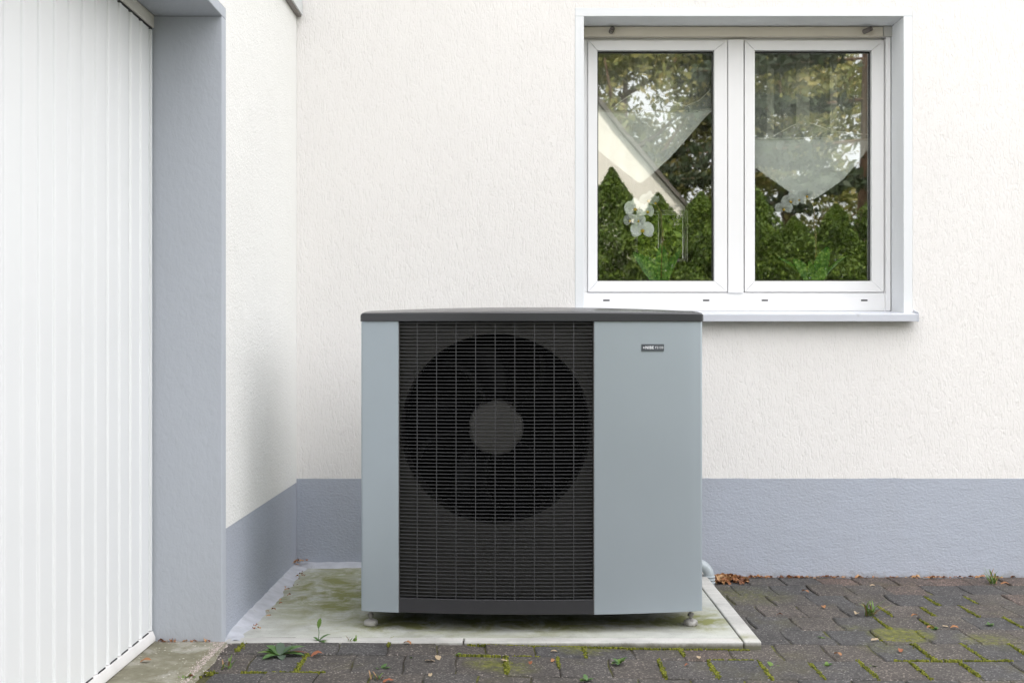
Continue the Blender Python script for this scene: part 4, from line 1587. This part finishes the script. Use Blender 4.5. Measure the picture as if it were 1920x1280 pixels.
for k in range(34):
    q = G(rr.uniform(1648, 1722), rr.uniform(1180, 1203), 0.02)
    moss_line(q, q + Vector((rr.uniform(.01, .03), rr.uniform(-.02, .02), 0)), 0.012, hmax=0.002)
for k in range(7):
    q = G(rr.uniform(350, 400), rr.uniform(1255, 1279), 0.05)
    moss_line(q, q + Vector((rr.uniform(-.03, .03), rr.uniform(-.03, .03), 0)), 0.014)
tag(mo.build('moss', M['moss']), 'yellow green moss cushions filling the joints between the pavers', 'moss', kind='stuff')

# grit washed along the threshold edge and over the paving
gt = MB()
rr = random.Random(5)


def pebble(c, r):
    q = rr.uniform(0, 6)
    vs = [(c.x + r * math.cos(q + k * 1.57) * rr.uniform(.7, 1.2), c.y + r * math.sin(q + k * 1.57) * rr.uniform(.7, 1.2), c.z) for k in range(4)] + [(c.x, c.y, c.z + r * rr.uniform(.6, 1.1))]
    gt.add(vs, [(0, 1, 4), (1, 2, 4), (2, 3, 4), (3, 0, 4)])


for k in range(700):
    y = rr.uniform(-1.72, -1.272)
    x = -0.905 + rr.gauss(0, 0.012) - 0.004
    pebble(Vector((x, y, 0.050 if x > -0.9 else 0.0555)), rr.uniform(.001, .0034))
for k in range(120):
    pebble(Vector((rr.uniform(-1.12, -0.92), rr.uniform(-1.292, -1.272), 0.057)), rr.uniform(.001, .003))
for k in range(150):
    q = G(rr.uniform(400, 1919), rr.uniform(1100, 1279), 0.02)
    if q.y > -1.26 and q.x < 0.80:
        continue
    pebble(Vector((q.x, q.y, gz(q.x, q.y))), rr.uniform(.0008, .0022))
tag(gt.build('grit', M['litter']), 'pale grit and crumbs lying along the edge of the garage threshold', 'grit', kind='stuff')


# dry leaves
def dry_leaf_mesh(k, L=0.05):
    r_ = random.Random(100 + k)
    n = 6
    vs, fs = [], []
    cu = r_.uniform(0.3, 1.4)
    tw = r_.uniform(-1, 1)
    for i in range(n + 1):
        t = i / n
        w = L * r_.uniform(.24, .34) * math.sin(math.pi * min(.97, .08 + t * .9)) ** .7
        z = L * 0.16 * cu * math.sin(math.pi * t) + 0.002
        x = L * (t - .5)
        vs += [(x, -w, z + w * cu * .5 + r_.uniform(-.002, .002)), (x, 0, z), (x, w, z + w * cu * (.5 + .4 * tw) + r_.uniform(-.002, .002))]
    for i in range(n):
        q = i * 3
        fs += [(q, q + 1, q + 4, q + 3), (q + 1, q + 2, q + 5, q + 4)]
    return vs, fs


pile = MB()
rr = random.Random(21)
for k in range(120):
    vs, fs = dry_leaf_mesh(k, rr.uniform(.018, .046))
    t = rr.random()
    cxp = 0.80 + 0.17 * rr.betavariate(1.4, 1.6) + 0.01
    cyp = -0.055 - abs(rr.gauss(0, .055))
    hgt = max(0, 0.018 * (1 - abs(cxp - .88) / .12)) * rr.random()
    m4 = Matrix.Translation((cxp, cyp, gz(cxp, cyp) + hgt + .002)) @ Matrix.Rotation(rr.uniform(0, 6.28), 4, 'Z') @ Matrix.Rotation(rr.uniform(-.8, .8), 4, 'X') @ Matrix.Rotation(rr.uniform(-.6, .6), 4, 'Y')
    pile.add([m4 @ Vector(p) for p in vs], fs)
tag(pile.build('leaf_pile', M['dry']), 'heap of curled brown dry leaves against the plinth beside the drain pipe', 'dry leaves', kind='stuff')
trail = MB()
for k in range(190):
    vs, fs = dry_leaf_mesh(k, rr.uniform(.010, .024))
    cxp = 0.93 + 1.2 * rr.random() ** 2.0
    cyp = -0.008 - abs(rr.gauss(0, .008))
    m4 = Matrix.Translation((cxp, cyp, gz(cxp, cyp) + .001)) @ Matrix.Rotation(rr.gauss(0, .5), 4, 'Z') @ Matrix.Rotation(rr.uniform(-.5, .5), 4, 'X')
    trail.add([m4 @ Vector(p) for p in vs], fs)
for k in range(60):
    vs, fs = dry_leaf_mesh(k, rr.uniform(.008, .02))
    if k < 22:
        q = Vector((-0.895 + rr.gauss(0, .012), -0.02 - abs(rr.gauss(0, .03)), 0.075))
    elif k < 45:
        q = Vector((-0.845 + rr.gauss(0, .01), rr.uniform(-1.15, -.1), 0.058))
    else:
        q = Vector((rr.uniform(-1.11, -.92), -1.280, 0.0585))
    m4 = Matrix.Translation(q) @ Matrix.Rotation(rr.uniform(0, 6), 4, 'Z') @ Matrix.Rotation(rr.uniform(-.5, .5), 4, 'X')
    trail.add([m4 @ Vector(p) for p in vs], fs)
tag(trail.build('leaf_crumbs', M['dry']), 'thin line of brown leaf crumbs along the foot of the walls', 'leaf crumbs', kind='stuff')

LM = []
for k in range(5):
    vs, fs = dry_leaf_mesh(40 + k, 0.034)
    LM.append(MB().add(vs, fs).mesh('fallen_leaf', M['dry'], True))
LM2 = []
M['dry_pale'] = leafy('pale_dry_leaf', [(0.2, (0.30, 0.22, 0.13)), (0.8, (0.5, 0.40, 0.27))], .15, .7, 8)
M['dry_red'] = leafy('red_brown_leaf', [(0.2, (0.20, 0.06, 0.03)), (0.8, (0.34, 0.13, 0.06))], .15, .7, 8)
for k in range(5):
    for key, L_ in (('dry_pale', LM2),):
        vs, fs = dry_leaf_mesh(60 + k, 0.034)
        L_.append(MB().add(vs, fs).mesh('fallen_leaf', M[key], True))
LM3 = []
for k in range(3):
    vs, fs = dry_leaf_mesh(80 + k, 0.034)
    LM3.append(MB().add(vs, fs).mesh('fallen_leaf', M['dry_red'], True))
for (px, py, sc, yw, kind, lab) in (
        (821, 1234, 1.2, 100, 2, 'pale beige dry leaf standing on its tip on the pavers below the pad edge joint'),
        (806, 1240, 1.1, 10, 2, 'pale brown dry leaf lying flat beside the upright beige leaf'),
        (945, 1239, .8, -30, 2, 'small pale leaf lying on a paver in front of the fan side of the pump'),
        (1039, 1223, .8, 5, 2, 'narrow pale leaf on the mossy paver in front of the pump'),
        (1037, 1240, .8, 60, 1, 'reddish leaf in the joint below the mossy paver'),
        (1170, 1219, .7, 0, 2, 'small pale twig-like leaf close to the pad edge'),
        (1288, 1247, .6, 30, 3, 'tiny red leaf in the joint below the brownish paver'),
        (1310, 1233, .9, 80, 2, 'pale curled stalk-like leaf on the paver beside the pad corner'),
        (1383, 1213, 1.3, -20, 3, 'orange brown leaf tucked under the right front corner of the pad'),
        (1368, 1208, 1.0, 10, 3, 'small orange leaf at the pad edge left of the corner leaf'),
        (1544, 1139, 1.1, 90, 1, 'brown curled leaf standing in a joint in the middle of the right paving'),
        (1606, 1152, 1.2, 60, 2, 'beige leaf leaning at the left of the grass tuft'),
        (1641, 1200, 1.0, 0, 2, 'narrow pale leaf at the left end of the mossy paver'),
        (1688, 1220, 1.0, 70, 3, 'orange brown leaf in the joint right of the mossy paver'),
        (1571, 1228, 1.0, 120, 1, 'small tan leaf in a joint of the lower right paving'),
        (1745, 1178, 1.0, 15, 1, 'brown leaf beside a tiny weed on the right paving'),
        (1773, 1175, .8, 0, 2, 'pale flat leaf right of the brown leaf on the right paving'),
        (1790, 1178, 1.0, -10, 1, 'tan leaf lying furthest right of the three leaves in a row'),
        (1510, 1110, 1.2, -50, 1, 'brown pointed leaf near the wall right of the leaf heap'),
        (1636, 1099, .8, 0, 2, 'tiny pale leaf near the wall behind the grass tuft'),
        (1885, 1096, 1.4, 0, 1, 'tan leaf near the wall beside the far right grass'),
        (1462, 1153, .9, 0, 3, 'reddish leaf near the right edge of the pad'),
        (1715, 1155, .9, 10, 1, 'small tan leaf behind the mossy paver'),
        (458, 1228, .0, 0, 1, ''), (595, 1229, 1.5, 30, 3, 'dark red curled leaf at the right of the rosette weed'),
        (274, 1240, 1.2, 10, 1, 'brown leaf lying on the garage threshold'),
        (357, 1272, 1.1, 25, 1, 'brown leaf at the lower end of the threshold beside the green clump'),
        (728, 1278, 1.1, 20, 3, 'red brown leaf cut by the bottom edge below the little weed'),
        (807, 1266, .8, 90, 2, 'tiny tan leaf in the joint below the upright beige leaf'),
        (764, 1207, 1.0, -30, 1, 'thin brown leaf against the pad edge left of the upright beige leaf'),
        (995, 1243, .8, 90, 3, 'tiny red leaf on moss in the joint in front of the pump')):
    if sc == 0:
        continue
    z0_ = 0.06 if (px < 300) else 0.03
    q = G(px, py, z0_)
    z = 0.0595 if px < 300 else gz(q.x, q.y) + 0.001
    q = G(px, py, z)
    o = put('fallen_leaf', {1: LM, 2: LM2, 3: LM3}[kind][px % 3], None, (q.x, q.y, z + .001), (R((px * 7) % 30 - 15), R((px * 3) % 20 - 10), R(yw)), (sc * .8, sc * .8, sc * .8))
    tag(o, lab, 'dry leaf', 'fallen leaves on the ground')

# ------------------------------------------------------------------ behind the camera: hedge, neighbour, trees (seen in the glass)


def foliage(name, mat, pts, nrm_bias, size, r_, up=0.0):
    """numpy: one small rhombus leaf at each point"""
    n = len(pts)
    a = r_.normal(size=(n, 3))
    a[:, 2] += up
    a /= np.linalg.norm(a, axis=1)[:, None]
    b = r_.normal(size=(n, 3)) + nrm_bias
    b = np.cross(a, b)
    b /= (np.linalg.norm(b, axis=1)[:, None] + 1e-9)
    s = size * r_.uniform(.6, 1.3, size=(n, 1))
    v = np.empty((n, 4, 3))
    v[:, 0] = pts - a * s
    v[:, 1] = pts + b * s * .5
    v[:, 2] = pts + a * s
    v[:, 3] = pts - b * s * .5
    me = bpy.data.meshes.new(name)
    me.vertices.add(n * 4)
    me.vertices.foreach_set('co', v.reshape(-1))
    me.loops.add(n * 4)
    me.loops.foreach_set('vertex_index', np.arange(n * 4, dtype=np.int32))
    me.polygons.add(n)
    me.polygons.foreach_set('loop_start', np.arange(n, dtype=np.int32) * 4)
    me.materials.append(mat)
    me.update()
    me.validate()
    return me


rg = np.random.default_rng(4)


def thuja_pts(H, Rr, n, inner=0.0):
    z = rg.uniform(0.0, 1.0, n) ** 1.15
    prof_ = np.minimum(1.0, 2.3 * (1 - z) ** 0.85) * Rr
    ang_ = rg.uniform(0, 2 * math.pi, n)
    lump = 1 + 0.22 * np.sin(ang_ * 5 + z * 19) + 0.18 * np.sin(ang_ * 3 - z * 31) + 0.12 * np.sin(ang_ * 7 + z * 57)
    rad_ = prof_ * lump * (inner + (1 - inner) * np.sqrt(rg.uniform(.25, 1.0, n))) + np.abs(rg.normal(0, .03, n)) * (1.1 - z)
    return np.stack([rad_ * np.cos(ang_), rad_ * np.sin(ang_), z * H], 1)


th_me = []
for k in range(3):
    th_me.append((foliage('foliage', M['thuja'], thuja_pts(2.85 + .2 * k, .55, 34000), 0, .026, rg, 1.1),
                  foliage('dry_foliage', M['thuja_dry'], thuja_pts(1.75, .53, 5200), 0, .034, rg, .3)))
tr_me = MB().tube([(0, 0, -.06), (0, 0, 1.2), (0, 0, 2.3)], [.05, .035, .01], 7).mesh('trunk', M['bark'])
rr = random.Random(9)
for k in range(24):
    x = -3.0 + k * 0.52
    y = -8.1 + rr.uniform(-.08, .08)
    root = empty('thuja', (x, y, 0), 'narrow green thuja conifer in the clipped row behind the driveway', 'thuja', 'thujas of the hedge seen in the window glass')
    f_, d_ = th_me[k % 3]
    s_ = rr.uniform(.84, 1.1)
    if 0.9 < x < 1.3:
        s_ = 0.93
    rz = rr.uniform(0, 6)
    for nm, me in (('foliage', f_), ('dry_foliage', d_), ('trunk', tr_me)):
        put(nm, me, root, None, (0, 0, rz), (1, 1, s_))

# neighbour house with its gable towards us
nb = empty('neighbour_house', (-0.4, -24, 0), 'white gabled neighbour house mirrored in the left window pane', 'house')
NX, NW, NY = -0.4, 4.2, -20.0
ze, za = 3.9, 3.9 + 4.2 * 1.17
MB().prism([(NX - NW, -0.1), (NX + NW, -0.1), (NX + NW, ze), (NX, za), (NX - NW, ze)], 'y', NY - 9, NY).build('wall', M['neighbour'], nb)
for sgn in (-1, 1):
    e0, a0 = (NX + sgn * (NW + .45), ze - .45 * 1.17), (NX, za)
    MB().prism([(e0[0], e0[1] + .02), (a0[0], a0[1] + .02), (a0[0], a0[1] + .15), (e0[0], e0[1] + .13)], 'y', NY - 9.4, NY + .14).build('roof', M['roof_tile'], nb)
for (a, b, c, d) in ((-2.6, -1.5, 1.1, 2.3), (-1.0, -0.1, 4.2, 5.3)):
    f = MB().box(a, b, NY + .001, NY + .04, c, d).build('window', M['pvc'], nb)
    MB().box(a + .1, b - .1, NY + .041, NY + .045, c + .1, d - .1).build('pane', simple('dark_pane', (.03, .035, .04), .1), f)


def crown_pts(center, rx, ry, rz, nclump, per, cr):
    c = rg.normal(size=(nclump, 3))
    c /= np.linalg.norm(c, axis=1)[:, None]
    c *= rg.uniform(.35, 1.0, (nclump, 1)) ** .6
    c = c * np.array([rx, ry, rz]) + np.array(center)
    p_ = c[rg.integers(0, nclump, nclump * per)] + rg.normal(size=(nclump * per, 3)) * cr
    return p_


def broad_tree(loc, H, rx, rz, ncl, lab, mat='oak', lsz=.13, per=180):
    root = empty('broad_tree', loc, lab, 'tree')
    zc = H - rz
    me = foliage('crown', M[mat], crown_pts((0, 0, zc), rx, rx * .8, rz, ncl, per, .42), 0, lsz, rg)
    put('crown', me, root)
    MB_ = MB().tube([(0, 0, -.1), (.1, 0, H * .3), (.0, .1, H * .55), (.2, 0, H * .8)], [.32, .24, .17, .06], 10)
    put('trunk', MB_.mesh('trunk', M['bark'], True), root)
    for k in range(9):
        a = k * 2.4
        zb = H * (.32 + .05 * k)
        lim_ = MB().tube([(0, 0, zb), (rx * .4 * math.cos(a), rx * .35 * math.sin(a), zb + .8), (rx * .8 * math.cos(a), rx * .7 * math.sin(a), zb + 2.0)], [.12, .07, .02], 6)
        put('limb', lim_.mesh('limb', M['bark'], True), root)


broad_tree((3.6, -33, 0), 12.5, 3.6, 4.0, 82, 'large yellowing broadleaf tree mirrored in both window panes')
broad_tree((9.5, -35, 0), 12.0, 3.8, 4.2, 76, 'green broadleaf tree mirrored at the right of the window')
broad_tree((15.5, -31, 0), 9.0, 3.4, 3.6, 60, 'smaller broadleaf tree standing beyond the pine')
broad_tree((-7.5, -30, 0), 10.0, 4.0, 3.6, 60, 'broadleaf tree standing beside the neighbour house')


def pine(loc, H, lab, trunk_r=.22, lean=0.2):
    root = empty('pine_tree', loc, lab, 'pine tree')
    put('trunk', MB().tube([(0, 0, -.1), (lean * .5, 0, H * .5), (lean, 0, H)], [trunk_r, trunk_r * .7, trunk_r * .25], 10).mesh('trunk', M['bark'], True), root)
    pts = []
    r_ = random.Random(int(loc[0] * 10))
    bm_ = MB()
    for k in range(46):
        zb = H * r_.uniform(.30, 1.0)
        a = r_.uniform(0, 6.28)
        L = (H - zb) * .32 + r_.uniform(.6, 1.6)
        e = np.array([math.cos(a) * L, math.sin(a) * L, zb - .12 * L])
        bm_.tube([(lean * zb / H, 0, zb), tuple(e)], [.035, .01], 5)
        t = rg.uniform(.2, 1.0, (300, 1))
        pp_ = np.array([lean * zb / H, 0, zb]) * (1 - t) + e * t + rg.normal(size=(300, 3)) * np.array([.16, .16, .07])
        pts.append(pp_)
    put('limbs', bm_.mesh('limbs', M['bark']), root)
    put('crown', foliage('crown', M['pine'], np.concatenate(pts), 0, .10, rg), root)


pine((7.15, -18.0, 0), 13.5, 'tall pine with a bare brown trunk mirrored at the right edge of the window', .24, .1)
pine((6.7, -31.0, 0), 12.0, 'dark pine standing behind the roof of the neighbour house', .2)
pine((11.5, -26.0, 0), 12.0, 'second dark pine standing right of the tall one', .2)

# shrub outside the front window, seen through the room
sh = empty('shrub', (1.4, 7.0, 0), 'light green shrub in front of the far window, seen through the room', 'shrub')
put('crown', foliage('crown', M['thuja'], crown_pts((0, 0, 1.6), 1.6, 1.0, 1.5, 170, 200, .2), 0, .06, rg), sh)
put('trunk', MB().tube([(0, 0, -.06), (0, 0, 1.5)], [.05, .03], 7).mesh('trunk', M['bark']), sh)
